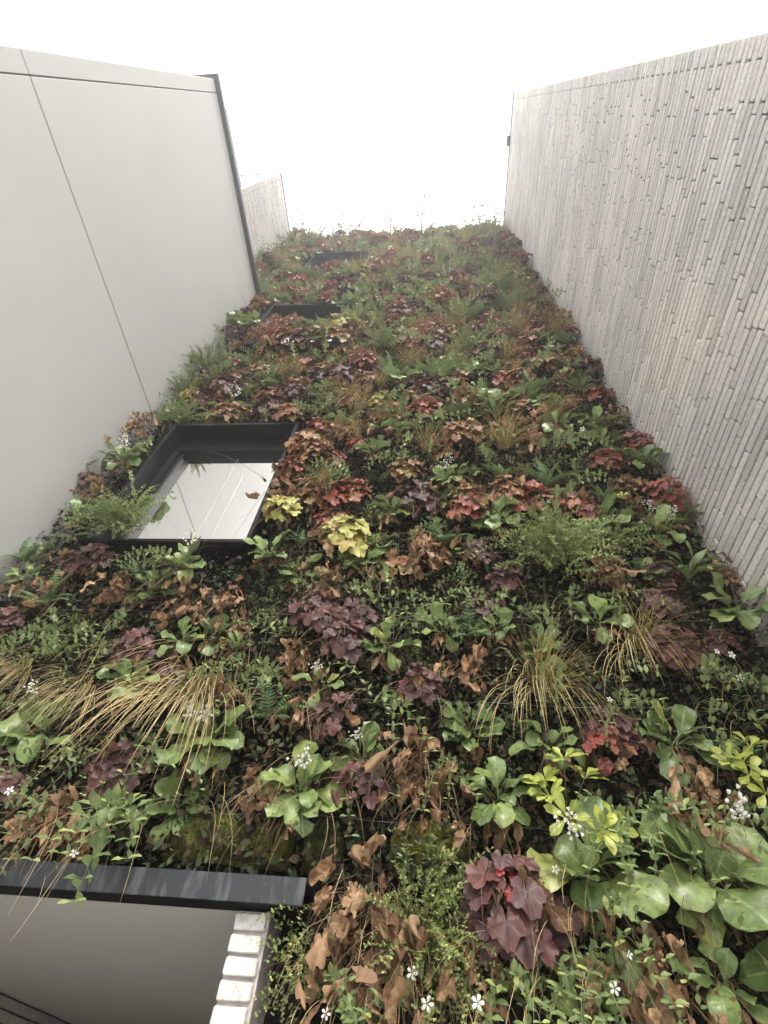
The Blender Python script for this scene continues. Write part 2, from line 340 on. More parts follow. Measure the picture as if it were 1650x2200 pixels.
# ------------------------------------------------------------------ bricks
BH = COURSE - 0.0080
def brick_shape(L, rng, H=BH, dep=0.09, rough=0.0022, c=0.007):
    """hewn brick: length along X, height along Z, face towards -Y, back buried"""
    hx, hz = L/2, H/2
    ring = [(-hx+c, -hz), (0, -hz), (hx-c, -hz), (hx, -hz+c), (hx, hz-c), (hx-c, hz), (0, hz), (-hx+c, hz), (-hx, hz-c), (-hx, -hz+c)]
    ring = [(x + rng.uniform(-1, 1)*0.0018, z + rng.uniform(-1, 1)*0.0011) for x, z in ring]
    n = len(ring); v = []
    for (x, z) in ring: v.append((x*(1 - 0.003/hx), rng.uniform(-1, 1)*rough*.6, z*(1 - 0.0025/hz)))
    for (x, z) in ring: v.append((x, 0.0035 + rng.uniform(0, 1)*0.002, z))
    for (x, z) in ring: v.append((x, dep, z))
    base = len(v)
    mids = [(-hx*0.55, hz*0.1), (0, -hz*0.1), (hx*0.55, hz*0.1)]
    for (x, z) in mids: v.append((x, rng.uniform(-1.2, 0.6)*rough, z + rng.uniform(-.3, .3)*hz))
    a, b, c_ = base, base+1, base+2
    f = []
    own = [a, b, b, c_, c_, c_, b, b, a, a]          # nearest centre for each ring edge i -> i+1
    own = [a if ring[i][0] + ring[(i+1) % n][0] < -hx*0.55 else c_ if ring[i][0] + ring[(i+1) % n][0] > hx*0.55 else b for i in range(n)]
    for i in range(n):
        j = (i+1) % n
        f.append((i, j, own[i]))
        if own[i] != own[j]: f.append((j, own[j], own[i]))
        f.append((i, n+i, n+j, j)); f.append((n+i, 2*n+i, 2*n+j, n+j))
    return v, f

rb = random.Random(3)
LENS = [0.20, 0.26, 0.30, 0.33, 0.36, 0.39, 0.42, 0.46]
SH = {(L, k): brick_shape(L, rb) for L in LENS for k in range(4)}
BM = {}
for k, (v, f) in SH.items(): BM[k] = MB().add(v, f).mesh('brick', M['brick'])

def courses(u0, u1, z0, z1, head, rng):
    """(centre along the wall, centre height, length, shape key) for every brick"""
    out = []; nz = int((z1 - z0)/COURSE)
    for r in range(nz):
        z = z1 - (r + 0.5)*COURSE
        u = u0
        if r % 2 == 0: first = head
        else: first = head + rng.choice([0.10, 0.13, 0.16, 0.19, 0.22])
        L = first - 0.008
        out.append((u + first/2 - 0.004, z + rng.uniform(-1, 1)*0.0012, L, None)); u += first
        while u < u1:
            L = rng.choice(LENS); 
            if rng.random() < 0.10: L = LENS[0]
            out.append((u + L/2, z + rng.uniform(-1, 1)*0.0012, L, (L, rng.randrange(4)))); u += L + rng.uniform(0.004, 0.008)
    return out

# tall brick wall on the right: face towards -X, courses run along +Y
MR = Matrix(((0, -1, 0), (1, 0, 0), (0, 0, 1)))                # local X -> +Y, local -Y -> +X
def wall_right():
    t = empty('brick_wall', (XR + 0.2, 1.0, 0))
    tag(t, 'tall wall of long pale grey hewn bricks on the right', 'wall', 'brick walls around the planting')
    Mi = Matrix.Translation(-t.location)
    link('wall_core', MB().box(XR + 0.026, XR + 0.42, YR + 0.012, D + 0.6, 0, HG - 0.02).mesh('wall_core', M['mortar']), t, Mi)
    # local face -Y must become -X: local(x,y,z) -> world(XR + y, x, z)
    rot = Matrix(((0, 1, 0, 0), (1, 0, 0, 0), (0, 0, 1, 0), (0, 0, 0, 1)))
    cs = courses(YR, D + 0.12, 0.0, HG - 0.02, 0.097, random.Random(11))
    rest = MB(); singles = []
    for (u, z, L, key) in cs:
        zr = z - CZ
        vis = (zr > 1.15 + (2.04 - u)*0.72) and zr < 6.5 and u < 1.95
        dist = math.sqrt(XR**2 + u*u + zr*zr)
        singles.append((dist if vis and key else 1e3 + dist, u, z, L, key))
    singles.sort(key=lambda q: q[0])
    rr = random.Random(5)
    for i, (d, u, z, L, key) in enumerate(singles):
        dx = rr.uniform(-0.0018, 0.0018)
        if i < 300 and d < 1e3:
            b = link('brick', BM[key], t, Mi @ Matrix.Translation((XR + dx, u, z)) @ rot)
        else:
            v, f = SH[key] if key else brick_shape(L, rr)
            rest.add([(XR + dx + y, u + x, z + zz) for x, y, zz in v], [q[::-1] for q in f])
    # end face of the wall, away from the planting
    for r in range(int(HG/COURSE) - 1):
        z = HG - 0.02 - (r + 0.5)*COURSE; L = 0.29 if r % 2 else 0.23
        v, f = SH[(LENS[4], r % 4)]
        rest.add([(XR + 0.13 + (0 if r % 2 else -0.02) + x + 0.15, YR + 0.002 + y*0.1, z + zz) for x, y, zz in v], f)
    ro = rest.build('brick_courses', M['brick'], t); ro.matrix_local = Mi; tag(ro, kind='stuff')
    cp = MB().bbox(XR - 0.012, XR + 0.46, YR - 0.012, D + 0.6, HG - 0.018, HG + 0.03, 0.003).build('coping', M['coping'], t); cp.matrix_local = Mi
wall_right()

def wall_left():
    t = empty('brick_wall', (XL2 - 0.2, YB, 0))
    tag(t, 'narrow pale brick wall rising behind the white panel wall', 'wall', 'brick walls around the planting')
    Mi = Matrix.Translation(-t.location)
    link('wall_core', MB().box(XL2 - 1.2, XL2 - 0.026, YB + 0.012, D + 0.6, 0, HG - 0.02).mesh('wall_core', M['mortar']), t, Mi)
    rest = MB(); rr = random.Random(6)
    for (u, z, L, key) in courses(YB, D + 0.1, HL - 1.0, HG - 0.02, 0.10, random.Random(12)):
        v, f = SH[key] if key else brick_shape(L, rr); dx = rr.uniform(-0.0018, 0.0018)
        rest.add([(XL2 - dx - y, u + x, z + zz) for x, y, zz in v], f)
    for (u, z, L, key) in courses(0.10, 1.2, HL - 1.0, HG - 0.02, 0.10, random.Random(13)):
        v, f = SH[key] if key else brick_shape(L, rr)
        rest.add([(XL2 - u - x, YB + y, z + zz) for x, y, zz in v], [q[::-1] for q in f])
    ro = rest.build('brick_courses', M['brick'], t); ro.matrix_local = Mi; tag(ro, kind='stuff')
    cp = MB().bbox(XL2 - 1.2, XL2 + 0.012, YB - 0.012, D + 0.6, HG - 0.018, HG + 0.03, 0.003).build('coping', M['coping'], t); cp.matrix_local = Mi
wall_left()

# small dark fixing clipped to the coping of the right wall
fx = empty('coping_clip', (XR - 0.01, 0.42*S, HG)); tag(fx, 'small dark clip fixed on the coping of the right brick wall', 'clip')
MB().bbox(-0.055, 0.02, -0.085, 0.085, -0.04, 0.045, 0.012).build('clip_body', M['coping'], fx)
MB().bbox(0.0, 0.05, -0.05, 0.05, 0.047, 0.06, 0.004).build('clip_plate', M['coping'], fx)

# ------------------------------------------------------------------ white panel wall on the left
def white_wall():
    t = empty('panel_wall', (XL1 - 0.3, 0.8, 0)); Mi = Matrix.Translation(-t.location)
    tag(t, 'smooth off white rendered panel wall on the left with dark coping', 'wall')
    link('wall_core', MB().box(XL1 - 0.62, XL1 - 0.018, YL + 0.02, D + 0.3, LZ0 - 0.3, HL - 0.01).mesh('wall_core', M['joint']), t, Mi)
    J = 0.005
    for (y0, y1, z0, z1) in ((YJ + J, D + 0.3, ZJ + J, HL - 0.008), (YJ + J, D + 0.3, LZ0 - 0.3, ZJ - J),
                             (YL, YJ - J*0.6, ZJ + J*0.6, HL - 0.008), (YL, YJ - J*0.6, LZ0 - 0.3, ZJ - J*0.6)):
        p = MB().bbox(XL1 - 0.022, XL1, y0, y1, z0, z1, 0.003).build('panel', M['panel'], t); p.matrix_local = Mi
    for z0, z1 in ((ZJ + J, HL - 0.008), (LZ0 - 0.3, ZJ - J)):
        p = MB().bbox(XL1 - 0.62, XL1 - 0.024, YL, YL + 0.018, z0, z1, 0.003).build('panel', M['panel'], t); p.matrix_local = Mi
    cp = MB().bbox(XL1 - 0.70, XL1 + 0.050, YL - 0.045, D + 0.3, HL - 0.006, HL + 0.05, 0.004).build('coping', M['coping'], t); cp.matrix_local = Mi
white_wall()
# the same wall goes on below the panels to the ground
MBw = MB().box(XL1 - 0.62, XL1 - 0.03, YL + 0.03, D - 0.2, 0, LZ0 - 0.302)
o = MBw.build('wall_base', M['panel']); tag(o, 'off white wall base below the rendered panels', 'wall')

# glass balustrade on the white wall
bz = HL + 0.05
k = (6.0882 + 0.5)/6.0882
gb = empty('glass_balustrade', (-1.925*S*k, 0.2, bz)); tag(gb, 'thin clear glass balustrade standing on the white wall coping', 'balustrade')
MB().box(-0.006, 0.006, -0.14*S*k - 0.2, 0.50*S*k - 0.2, 0.0, 0.54).build('pane', M['clear'], gb)
MB().bbox(-0.009, 0.009, -0.14*S*k - 0.2, 0.50*S*k - 0.2, 0.541, 0.556, 0.003).build('rail', M['rail'], gb)
MB().bbox(-0.02, 0.02, -0.14*S*k - 0.2, 0.50*S*k - 0.2, 0.001, 0.05, 0.003).build('channel', M['coping'], gb)

# ------------------------------------------------------------------ planted wall: core with openings, black planter modules
WO = [(WX0 - 0.0, WX1 + 0.0, h - hh, h) for h, hh in WIN]
t = empty('planted_wall', (0, D + 0.3, 0)); tag(t, 'black planter wall that carries the planting, between brick and white walls', 'wall')
Mi = Matrix.Translation(-t.location)
def piece(x0, x1, z0, z1):
    p = MB().box(x0, x1, D + 0.055, D + 0.5, z0, z1).build('wall_core', M['felt'], t); p.matrix_local = Mi
piece(WX1, XR + 0.01, LZ1 - 0.02, HG - 0.06); piece(XL2 - 0.02, WX0, LZ1 - 0.02, HG - 0.06)
zz = LZ1 - 0.02
for (x0, x1, z0, z1) in WO + [(WX0, WX1, HG - 0.06, HG)]:
    piece(WX0, WX1, zz, z0); zz = z1
piece(-0.49, XR + 0.01, 0, LZ1 - 0.021)
tr = MB().bbox(XL2 - 0.0, XR - 0.0, D - 0.02, D + 0.5, HG - 0.058, HG - 0.012, 0.004).build('top_trim', M['trim'], t); tr.matrix_local = Mi
# planter module: felt trough with two pockets and a rolled lip
def module(wd, ht):
    q = MB(); n = 3
    for k in range(2):
        zb = -ht/2 + k*ht/2
        prof = [(0.05, zb + 0.012), (0.0, zb + 0.014), (-0.03, zb + ht*0.16), (-0.045, zb + ht*0.29), (-0.052, zb + ht*0.31), (-0.04, zb + ht*0.315), (0.0, zb + ht*0.30), (0.05, zb + ht*0.48)]
        v = []; f = []
        for s in (-1, 1): v += [(s*wd/2*0.985, y, z) for y, z in prof]
        m_ = len(prof)
        for i in range(m_ - 1): f.append((i, m_+i, m_+i+1, i+1))
        f.append(tuple(range(m_))); f.append(tuple(range(2*m_-1, m_-1, -1)))
        q.add(v, f)
    return q.mesh('planter_module', M['felt'])
MW, MH = 0.652, 0.40
mod = module(MW, MH)
for r in range(int((HG - 0.1)/MH)):
    z = HG - 0.08 - (r + 0.5)*MH
    for c in range(7):
        x = XR - (c + 0.5)*MW
        if x < (XL2 if z > HL - 0.2 else XL1) - 0.2: continue
        if any(x0 - MW*0.5 < x < x1 + MW*0.5 and z0 - MH*0.5 < z < z1 + MH*0.5 for x0, x1, z0, z1 in WO):
            continue
        if z < LZ1 + 0.18 and x < LX1 + 0.25: continue
        link('planter_module', mod, t, Mi @ Matrix.Translation((x, D, z)))

# ------------------------------------------------------------------ windows
def window(i, head, hh, label):
    x0, x1, z0, z1 = WX0, WX1, head - hh, head
    t = empty('window', ((x0+x1)/2, YF, z0)); tag(t, label, 'window', 'windows in the planted wall'); Mi = Matrix.Translation(-t.location)
    def part(name, mt, *a, b=0.003):
        p = MB().bbox(*a, b).build(name, mt, t); p.matrix_local = Mi; return p
    T = 0.028; YB_ = D + 0.14
    part('surround_head', M['frame'], x0, x1, YF, YB_, z1 - T, z1)
    part('surround_jamb', M['frame'], x0, x0 + T, YF + .001, YB_, z0, z1 - T - .001)
    part('surround_jamb', M['frame'], x1 - T, x1, YF + .001, YB_, z0, z1 - T - .001)
    part('surround_sill', M['frame'], x0 + T + .001, x1 - T - .001, YF + .001, YB_, z0, z0 + T)
    a0, a1, c0, c1 = x0 + T + .001, x1 - T - .001, z0 + T + .001, z1 - T - .001; F = 0.05; FT = 0.16; yf = D - 0.045
    sash = part('sash', M['frame'], a0, a1, yf, YB_, c1 - FT, c1)
    part('sash', M['frame'], a0, a0 + F, yf + .002, YB_, c0 + F, c1 - FT - .001)
    part('sash', M['frame'], a1 - F, a1, yf + .002, YB_, c0 + F, c1 - FT - .001)
    part('bottom_rail', M['frame' if i == 1 else 'rail'], a0, a1, yf - .004, YB_, c0, c0 + F*0.55)  # pale colour stands in for sky reflected along the sash bottom
    part('casement', M['frame'], a0 + F + .001, a0 + F + 0.028, yf + 0.025, YB_, c0 + F*0.56, c1 - FT - .001)
    p = MB().box(a0 + F + 0.001, a1 - F - .001, yf + 0.045, yf + 0.055, c0 + F*0.56, c1 - FT - .002).build('pane', M['glass'], sash)
    q = MB().box(a0, a1, YB_ + 0.002, YB_ + 0.30, c0, c1).build('room', M['felt'], t); q.matrix_local = Mi
for i, ((h, hh), lb) in enumerate(zip(WIN, ('large black framed window low in the planting, reflecting the white wall',
                                          'black framed middle window half hidden by plants', 'black framed top window below the coping'))):
    window(i, h, hh, lb)

# ------------------------------------------------------------------ porch at the lower left
lt = empty('steel_lintel', ((XL1 + LX1)/2, YF, LZ0)); Mi = Matrix.Translation(-lt.location)
tag(lt, 'weathered black steel lintel over the porch opening', 'lintel')
p = MB().bbox(XL1 + 0.004, LX1, YF, YF + 0.006, LZ0, LZ1, 0.002).build('front_plate', M['lintel'], lt); p.matrix_local = Mi
p = MB().bbox(XL1 + 0.004, LX1 - 0.002, YF + 0.0065, D + 0.05, LZ1 - 0.010, LZ1 - 0.002, 0.002).build('top_flange', M['lintel'], lt); p.matrix_local = Mi
p = MB().bbox(XL1 + 0.004, LX1 - 0.002, YF + 0.0065, 1.635*S, LZ0 + 0.002, LZ0 + 0.012, 0.002).build('bottom_flange', M['frame'], lt); p.matrix_local = Mi
p = MB().bbox(-0.487, LX1 - 0.002, 1.637*S, D + 0.05, LZ0 + 0.004, LZ0 + 0.013, 0.002).build('end_plate', M['frame'], lt); p.matrix_local = Mi

o = MB().box(XL1 - 0.35, -0.595, 1.637*S, 6.6, CEIL, CEIL + 0.05).build('porch_ceiling', M['ceiling']); tag(o, kind='structure')
o = MB().box(XL1 - 0.35, -0.40, 6.51, 6.7, 0, CEIL - .001).build('porch_back_wall', M['ceiling']); tag(o, kind='structure')
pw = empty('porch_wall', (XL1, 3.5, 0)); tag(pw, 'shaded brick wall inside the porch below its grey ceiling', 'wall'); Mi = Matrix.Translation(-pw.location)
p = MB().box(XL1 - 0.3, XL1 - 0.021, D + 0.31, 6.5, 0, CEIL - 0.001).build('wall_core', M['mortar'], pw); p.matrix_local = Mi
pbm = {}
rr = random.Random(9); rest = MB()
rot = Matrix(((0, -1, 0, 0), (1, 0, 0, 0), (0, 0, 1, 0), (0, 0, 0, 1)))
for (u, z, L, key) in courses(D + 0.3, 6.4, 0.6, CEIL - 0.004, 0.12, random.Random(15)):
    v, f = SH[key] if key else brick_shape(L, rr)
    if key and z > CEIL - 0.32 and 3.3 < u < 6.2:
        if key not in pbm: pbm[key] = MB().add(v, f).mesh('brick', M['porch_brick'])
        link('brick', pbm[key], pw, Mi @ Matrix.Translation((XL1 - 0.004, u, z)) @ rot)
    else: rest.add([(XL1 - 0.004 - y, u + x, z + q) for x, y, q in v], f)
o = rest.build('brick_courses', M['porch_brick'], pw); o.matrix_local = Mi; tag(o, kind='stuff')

jw = empty('brick_jamb', (-0.545, 1.95, 0)); tag(jw, 'whitewashed brick jamb at the right side of the porch opening', 'jamb', None); Mi = Matrix.Translation(-jw.location)
p = MB().box(-0.592, -0.490, 1.930, 6.5, 0, LZ0 - 0.004).build('wall_core', M['jamb_mortar'], jw); p.matrix_local = Mi
rr = random.Random(21)
for r in range(int((LZ0 - 0.006)/COURSE)):
    z = LZ0 - 0.006 - (r + 0.5)*COURSE
    v, f = brick_shape(0.097, rr, BH - 0.001, 0.06, 0.002, 0.0045)
    o = MB().add([(x, y, q) for x, y, q in v], f).build('brick', M['white_brick'], jw)
    o.matrix_local = Mi @ Matrix.Translation((-0.5475 + rr.uniform(-.002, .002), 1.9175 + rr.uniform(-.002, .002), z))
#PART3
# ------------------------------------------------------------------ leaf shapes
LM = {}                                   # key -> (verts, faces, uvs, material name, smooth)
def lerp_tab(tab, u):
    for (a, va), (b, vb) in zip(tab, tab[1:]):
        if u <= b: return va + (vb - va)*(u - a)/(b - a)
    return tab[-1][1]

def strip_leaf(rng, lp, lb, wd, tab, bend=0.6, rise=0.0, fold=0.18, wave=0.012, rows=8, bites=0, pw=0.004, prow=2):
    """petiole and blade along +Y, upper side +Z; bend > 0 droops towards the tip"""
    v, f, uv = [], [], []
    us = [lp*i/prow for i in range(prow)] + [lp + lb*i/(rows-1) for i in range(rows)]
    tot = lp + lb; y = z = 0.0; last = 0.0; ph = [rng.uniform(0, 6.28) for _ in range(4)]
    cross = (-1, -0.5, 0, 0.5, 1)
    tw = rng.uniform(-0.35, 0.35)
    bite = {}
    for _ in range(bites): bite[(rng.randrange(2, rows-1), rng.choice((-1, 1)))] = rng.uniform(0.35, 0.75)
    for i, u in enumerate(us):
        k = u/tot; th = rise - bend*k**1.6
        y += (u - last)*math.cos(th); z += (u - last)*math.sin(th); last = u
        if i < prow: w_ = pw; kb = 0
        else: kb = (i - prow)/(rows - 1); w_ = max(wd*lerp_tab(tab, kb), 0.0006)
        n = Vector((0, -math.sin(th), math.cos(th)))
        for c in cross:
            cc = c*(bite.get((i - prow, int(math.copysign(1, c))), 1.0) if abs(c) > 0.6 else 1.0)
            x = cc*w_
            h = abs(cc)**1.4*w_*fold + (wave*math.sin(kb*9 + ph[0] + (2 if c > 0 else 0))*abs(c)**2 + 0.4*wave*math.sin(kb*17 + ph[1])*c if i >= prow else 0)
            h += tw*kb*x*0.6
            p = Vector((x, y, z)) + n*h
            v.append(tuple(p)); uv.append((0.5 + 0.5*c, kb))
    for i in range(len(us) - 1):
        for j in range(4):
            a = i*5 + j; f.append((a, a+1, a+6, a+5))
    return v, f, uv

T_BERG = [(0, .10), (.12, .42), (.28, .72), (.45, .92), (.6, 1.0), (.75, .97), (.87, .80), (.95, .52), (1, .10)]
T_OVAL = [(0, .08), (.12, .40), (.3, .82), (.5, 1.0), (.7, .88), (.87, .52), (1, .02)]
T_STRAP = [(0, .35), (.15, .8), (.4, 1), (.7, .85), (.9, .5), (1, .03)]
T_OBOV = [(0, .08), (.25, .35), (.5, .78), (.7, 1.0), (.85, .78), (1, .05)]

def lobed_leaf(rng, R, ruffle=0.12, cup=0.15, n=36, curl=0.0, crumple=0.0, lobes=5):
    """palmate leaf around its stalk, tip towards +Y, upper side +Z"""
    ang = [(-1 + 2*k/(lobes - 1))*2.35*rng.uniform(.97, 1.03) for k in range(lobes)]
    amp = [(1.0 - 0.30*abs(2*k/(lobes-1) - 1))*rng.uniform(.9, 1.08) for k in range(lobes)]
    v, f, uv = [(0, 0, 0)], [], [(0.5, 0.0)]
    rings = (0.34, 0.68, 1.0); ph = [rng.uniform(0, 6.28) for _ in range(5)]
    ths = [-2.95 + 5.9*i/(n - 1) for i in range(n)]
    wl = 2.35*2/(lobes - 1)
    rad = []
    for th in ths:
        r = 0.34
        for a, m_ in zip(ang, amp):
            d = abs(th - a)/wl
            if d < 0.95: r = max(r, m_*(1 - 0.9*d*d - 0.5*max(0, d - .38)))
        r *= 1 + 0.045*math.sin(th*17 + ph[0]) + 0.025*rng.uniform(-1, 1)
        rad.append(r*R)
    for q in rings:
        for th, r in zip(ths, rad):
            rr = r*q; x, y = math.sin(th)*rr, math.cos(th)*rr
            z = cup*R*q*q + ruffle*R*q**2.5*(math.sin(th*lobes*1.1 + ph[1]) + 0.8*math.sin(th*2 + ph[2]))
            z -= 0.45*max(0, y/R)**2*R*0.5
            v.append((x, y, z)); uv.append((0.5 + 0.5*th/PI, q))
    for i in range(n - 1):
        f.append((0, 2 + i, 1 + i))
        for k in range(2):
            a, b = 1 + k*n + i, 1 + (k+1)*n + i; f.append((a, a+1, b+1, b))
    if curl or crumple:
        o3 = Vector((rng.uniform(0, 50), rng.uniform(0, 50), 0)); w2 = []
        ax = rng.uniform(-0.6, 0.6); ca, sa = math.cos(ax), math.sin(ax)
        for (x, y, z) in v:
            x, y = x*ca - y*sa, x*sa + y*ca
            k = curl/R*(0.55 + 0.45*math.sin(y/R*2 + ph[3]))
            if abs(k) > 1e-5: x2 = math.sin(x*k)/k; z2 = z + (1 - math.cos(x*k))/k
            else: x2, z2 = x, z
            kb = curl*0.45/R; y2 = math.sin(y*kb)/kb; z2 += -(1 - math.cos(y*kb))/kb*(1 if ph[4] > 3 else -1)
            p = Vector((x2, y2, z2)); nz = noise.noise_vector(p*(1.7/R) + o3)
            p += nz*crumple*R; w2.append((p.x*.68, p.y*1.08, p.z*.9))
        v = w2
    return v, f, uv

def sprig(rng, L, n, ls, droop, wd=0.5, out=0.0):
    """thin twig along +Y with small paired leaves"""
    q = MB(); pts = []; p = Vector((0, 0, 0)); d = Vector((rng.uniform(-.2, .2), 1, 0.25)).normalized()
    for i in range(9):
        pts.append(p.copy()); p = p + d*(L/8); d = (d + Vector((rng.uniform(-.10, .10), rng.uniform(-.03, .03), -droop/8 + rng.uniform(-.05, .05)))).normalized()
    q.ribbon(pts, 0.0011, 1)
    for i in range(n):
        k = (i + 0.6)/n; s = k*8; a = min(int(s), 7); pp = pts[a].lerp(pts[a+1], s - a); t = (pts[a+1] - pts[a]).normalized()
        roll = rng.uniform(-.5, .5) + (PI/2 if i % 2 else 0)*0.6
        for sg in (-1, 1):
            side = Matrix.Rotation(roll, 3, t) @ t.cross(Vector((0, 0, 1))).normalized()*sg
            dr = (side*0.8 + t*rng.uniform(.3, .8) + Vector((0, 0, rng.uniform(-.1, .4)))).normalized()
            nn = t.cross(side)*sg; l = ls*rng.uniform(.7, 1.2)*(1 - 0.35*k); ww = l*wd*0.5; b = dr.cross(nn).normalized()
            c0 = pp; c1 = pp + dr*l*.5 + nn*l*.08; c2 = pp + dr*l
            q.add([c0, c1 + b*ww + nn*l*.1, c2, c1 - b*ww + nn*l*.1, c1], [(0, 4, 1), (1, 4, 2), (2, 4, 3), (3, 4, 0)],
                  [(.5, 0), (1, .5), (.5, 1), (0, .5), (.5, .5)], 0)
    return q

def frond(rng, L, wd, n=13, droop=1.0, ragged=0.0):
    q = MB(); pts = []; p = Vector((0, 0, 0)); th = 0.35
    for i in range(n + 2):
        pts.append(p.copy()); p = p + Vector((0, math.cos(th), math.sin(th)))*(L/(n+1)); th -= droop/(n+1)
    q.ribbon(pts, 0.0014, 1, Vector((1, 0, 0)))
    for i in range(1, n + 1):
        k = i/(n + 1); l = wd*math.sin(PI*min(1, k**0.75*0.93 + 0.07))*rng.uniform(.9, 1.1); t = (pts[i+1] - pts[i-1]).normalized()
        nn = Vector((1, 0, 0)).cross(t)
        for sg in (-1, 1):
            d = (Vector((sg, 0, 0)) + t*0.35 - nn*0.15).normalized(); b = d.cross(nn).normalized()
            ww = L/(n+1)*0.46
            ps = []; N_ = 4
            for j in range(N_ + 1):
                u = j/N_; w_ = ww*(1 - u**2.2)*(1.0 if j % 2 == 0 else 0.72)
                c = pts[i] + d*l*u - nn*l*0.12*u*u
                ps += [c - b*w_, c + b*w_]
            q.add(ps, [(2*j, 2*j+1, 2*j+3, 2*j+2) for j in range(N_)], [(0.2, .5)]*len(ps), 0)
    return q

def flower5(r, mi=0):
    q = MB()
    for k in range(5):
        a = 2*PI*k/5; d = Vector((math.cos(a), math.sin(a), 0)); b = Vector((-d.y, d.x, 0)); up = Vector((0, 0, 1))
        q.add([d*r*.08, d*r*.6 + b*r*.30 + up*r*.18, d*r + b*r*.22 + up*r*.12, d*r + b*r*-.16 + up*r*.10, d*r*.6 - b*r*.26 + up*r*.15], [(0, 4, 3, 2, 1)], None, mi)
    q.tube([(0, 0, 0), (0, 0, -r*.7)], r*.10, 4, 1); return q

def bell_cluster(rng, R):
    """nodding cluster of small white bells on a stalk along +Y"""
    q = MB(); q.tube([(0, -R*3.2, 0), (0, -R*1.2, R*.2), (0, R*.6, 0)], 0.0028, 4, 1)
    for i in range(24):
        p = Vector((rng.gauss(0, .42), rng.gauss(0, .6), rng.gauss(0, .36)))*R; d = (p*1.2/R + Vector((0, 0.2, -.5))).normalized()
        a = d.orthogonal().normalized(); b = d.cross(a); s = R*.25
        v = [p]; 
        for k in range(6):
            an = k*PI/3; v.append(p + d*s*.55 + (a*math.cos(an) + b*math.sin(an))*s*.48)
        for k in range(6):
            an = k*PI/3 + .3; v.append(p + d*s*1.25 + (a*math.cos(an) + b*math.sin(an))*s*(.72 if k % 2 else .55))
        f = [(0, 1 + (k+1) % 6, 1 + k) for k in range(6)] + [(1+k, 1+(k+1) % 6, 7+(k+1) % 6, 7+k) for k in range(6)]
        q.add(v, f, None, 0, None, True)
    return q

def reg(key, geo, mats, smooth=True):
    if isinstance(geo, MB): q = geo
    else:
        q = MB(); q.add(geo[0], geo[1], geo[2], 0, None, smooth)
    ms = [M[x] for x in (mats if isinstance(mats, (list, tuple)) else [mats])]
    LM[key] = (q, ms, q.mesh(key.split('#')[0], ms))

rl = random.Random(31)
for i in range(8):
    reg('berg#%d' % i, strip_leaf(rl, 0.06, 0.125, 0.040 + 0.006*rl.random(), T_BERG, [0.5, 0.9, 1.3, 0.2, 0.8, 1.6, 1.1, 0.6][i], 0.15, rl.uniform(.05, .3), 0.008, 8, [0, 0, 0, 0, 1, 0, 3, 2][i]), 'bergenia')
for i in range(6):
    reg('bergbig#%d' % i, strip_leaf(rl, 0.05, 0.115, 0.050 + 0.006*rl.random(), T_BERG, [0.5, 0.9, 1.2, 0.3, 0.8, 1.0][i], 0.15, rl.uniform(.0, .2), 0.007, 9, [0, 0, 0, 0, 1, 2][i]), 'bergenia')
for i in range(4):
    reg('bergdead#%d' % i, strip_leaf(rl, 0.05, 0.11, 0.016 + .005*rl.random(), T_STRAP, [0.3, 0.7, -.3, .5][i], 0.0, rl.uniform(.6, 1.4), 0.012, 7, 1), 'dead')
LB = {}
for i in range(7): LB[i] = lobed_leaf(rl, 0.050, rl.uniform(.05, .12), rl.uniform(-.05, .2), 40, lobes=5)
for kd in ('heu_purple', 'heu_red', 'heu_orange', 'heu_lime', 'redheart'):
    for i in range(7): reg('%s#%d' % (kd, i), LB[i], kd)
for i in range(9):
    reg('dead#%d' % i, lobed_leaf(rl, 0.048, .2, .3, 34, rl.choice((2.2, 2.8, 3.4, 4.0)), rl.uniform(.2, .36)), 'dead')
for i in range(6): reg('shrubsprig#%d' % i, sprig(rl, rl.uniform(.13, .22), 19, 0.0175, rl.uniform(.6, 1.6), .7), ['shrub', 'stem_brown'])
for i in range(4): reg('spray#%d' % i, sprig(rl, rl.uniform(.30, .45), 26, 0.0165, rl.uniform(1.2, 2.2), .6), ['shrub', 'stem_green'])
for i in range(5): reg('creeper#%d' % i, sprig(rl, rl.uniform(.09, .15), 9, 0.015, rl.uniform(.4, 1.4), .85), ['shrub', 'stem_brown'])
for i in range(5): reg('frond#%d' % i, frond(rl, rl.uniform(.20, .27), rl.uniform(.038, .05), 13, rl.uniform(.8, 1.7)), ['fern', 'stem_green'])
reg('limefrond#0', frond(rl, .2, .03, 12, 1.2), ['lime', 'stem_green'])
for i in range(4): reg('lime#%d' % i, strip_leaf(rl, 0.008, 0.062, 0.0150, T_OBOV, rl.uniform(.3, 1.0), .3, .2, 0.002, 6, 0, .002, 1), 'lime')
for i in range(4): reg('vincaleaf#%d' % i, strip_leaf(rl, 0.004, 0.046, 0.0125, T_OVAL, rl.uniform(.2, .9), .2, .22, 0.0015, 5, 0, .0015, 1), 'vinca')
for i in range(4): reg('strap#%d' % i, strip_leaf(rl, 0.03, 0.20, 0.018, T_STRAP, rl.uniform(.6, 1.4), .5, .15, 0.008, 9, 0), 'bergenia')
reg('vincaflower#0', flower5(0.017), ['petal', 'stem_green'])
reg('violetflower#0', flower5(0.017), ['violet', 'stem_green'])
for i in range(3): reg('bells#%d' % i, bell_cluster(rl, 0.026), ['petal', 'stem_green'])

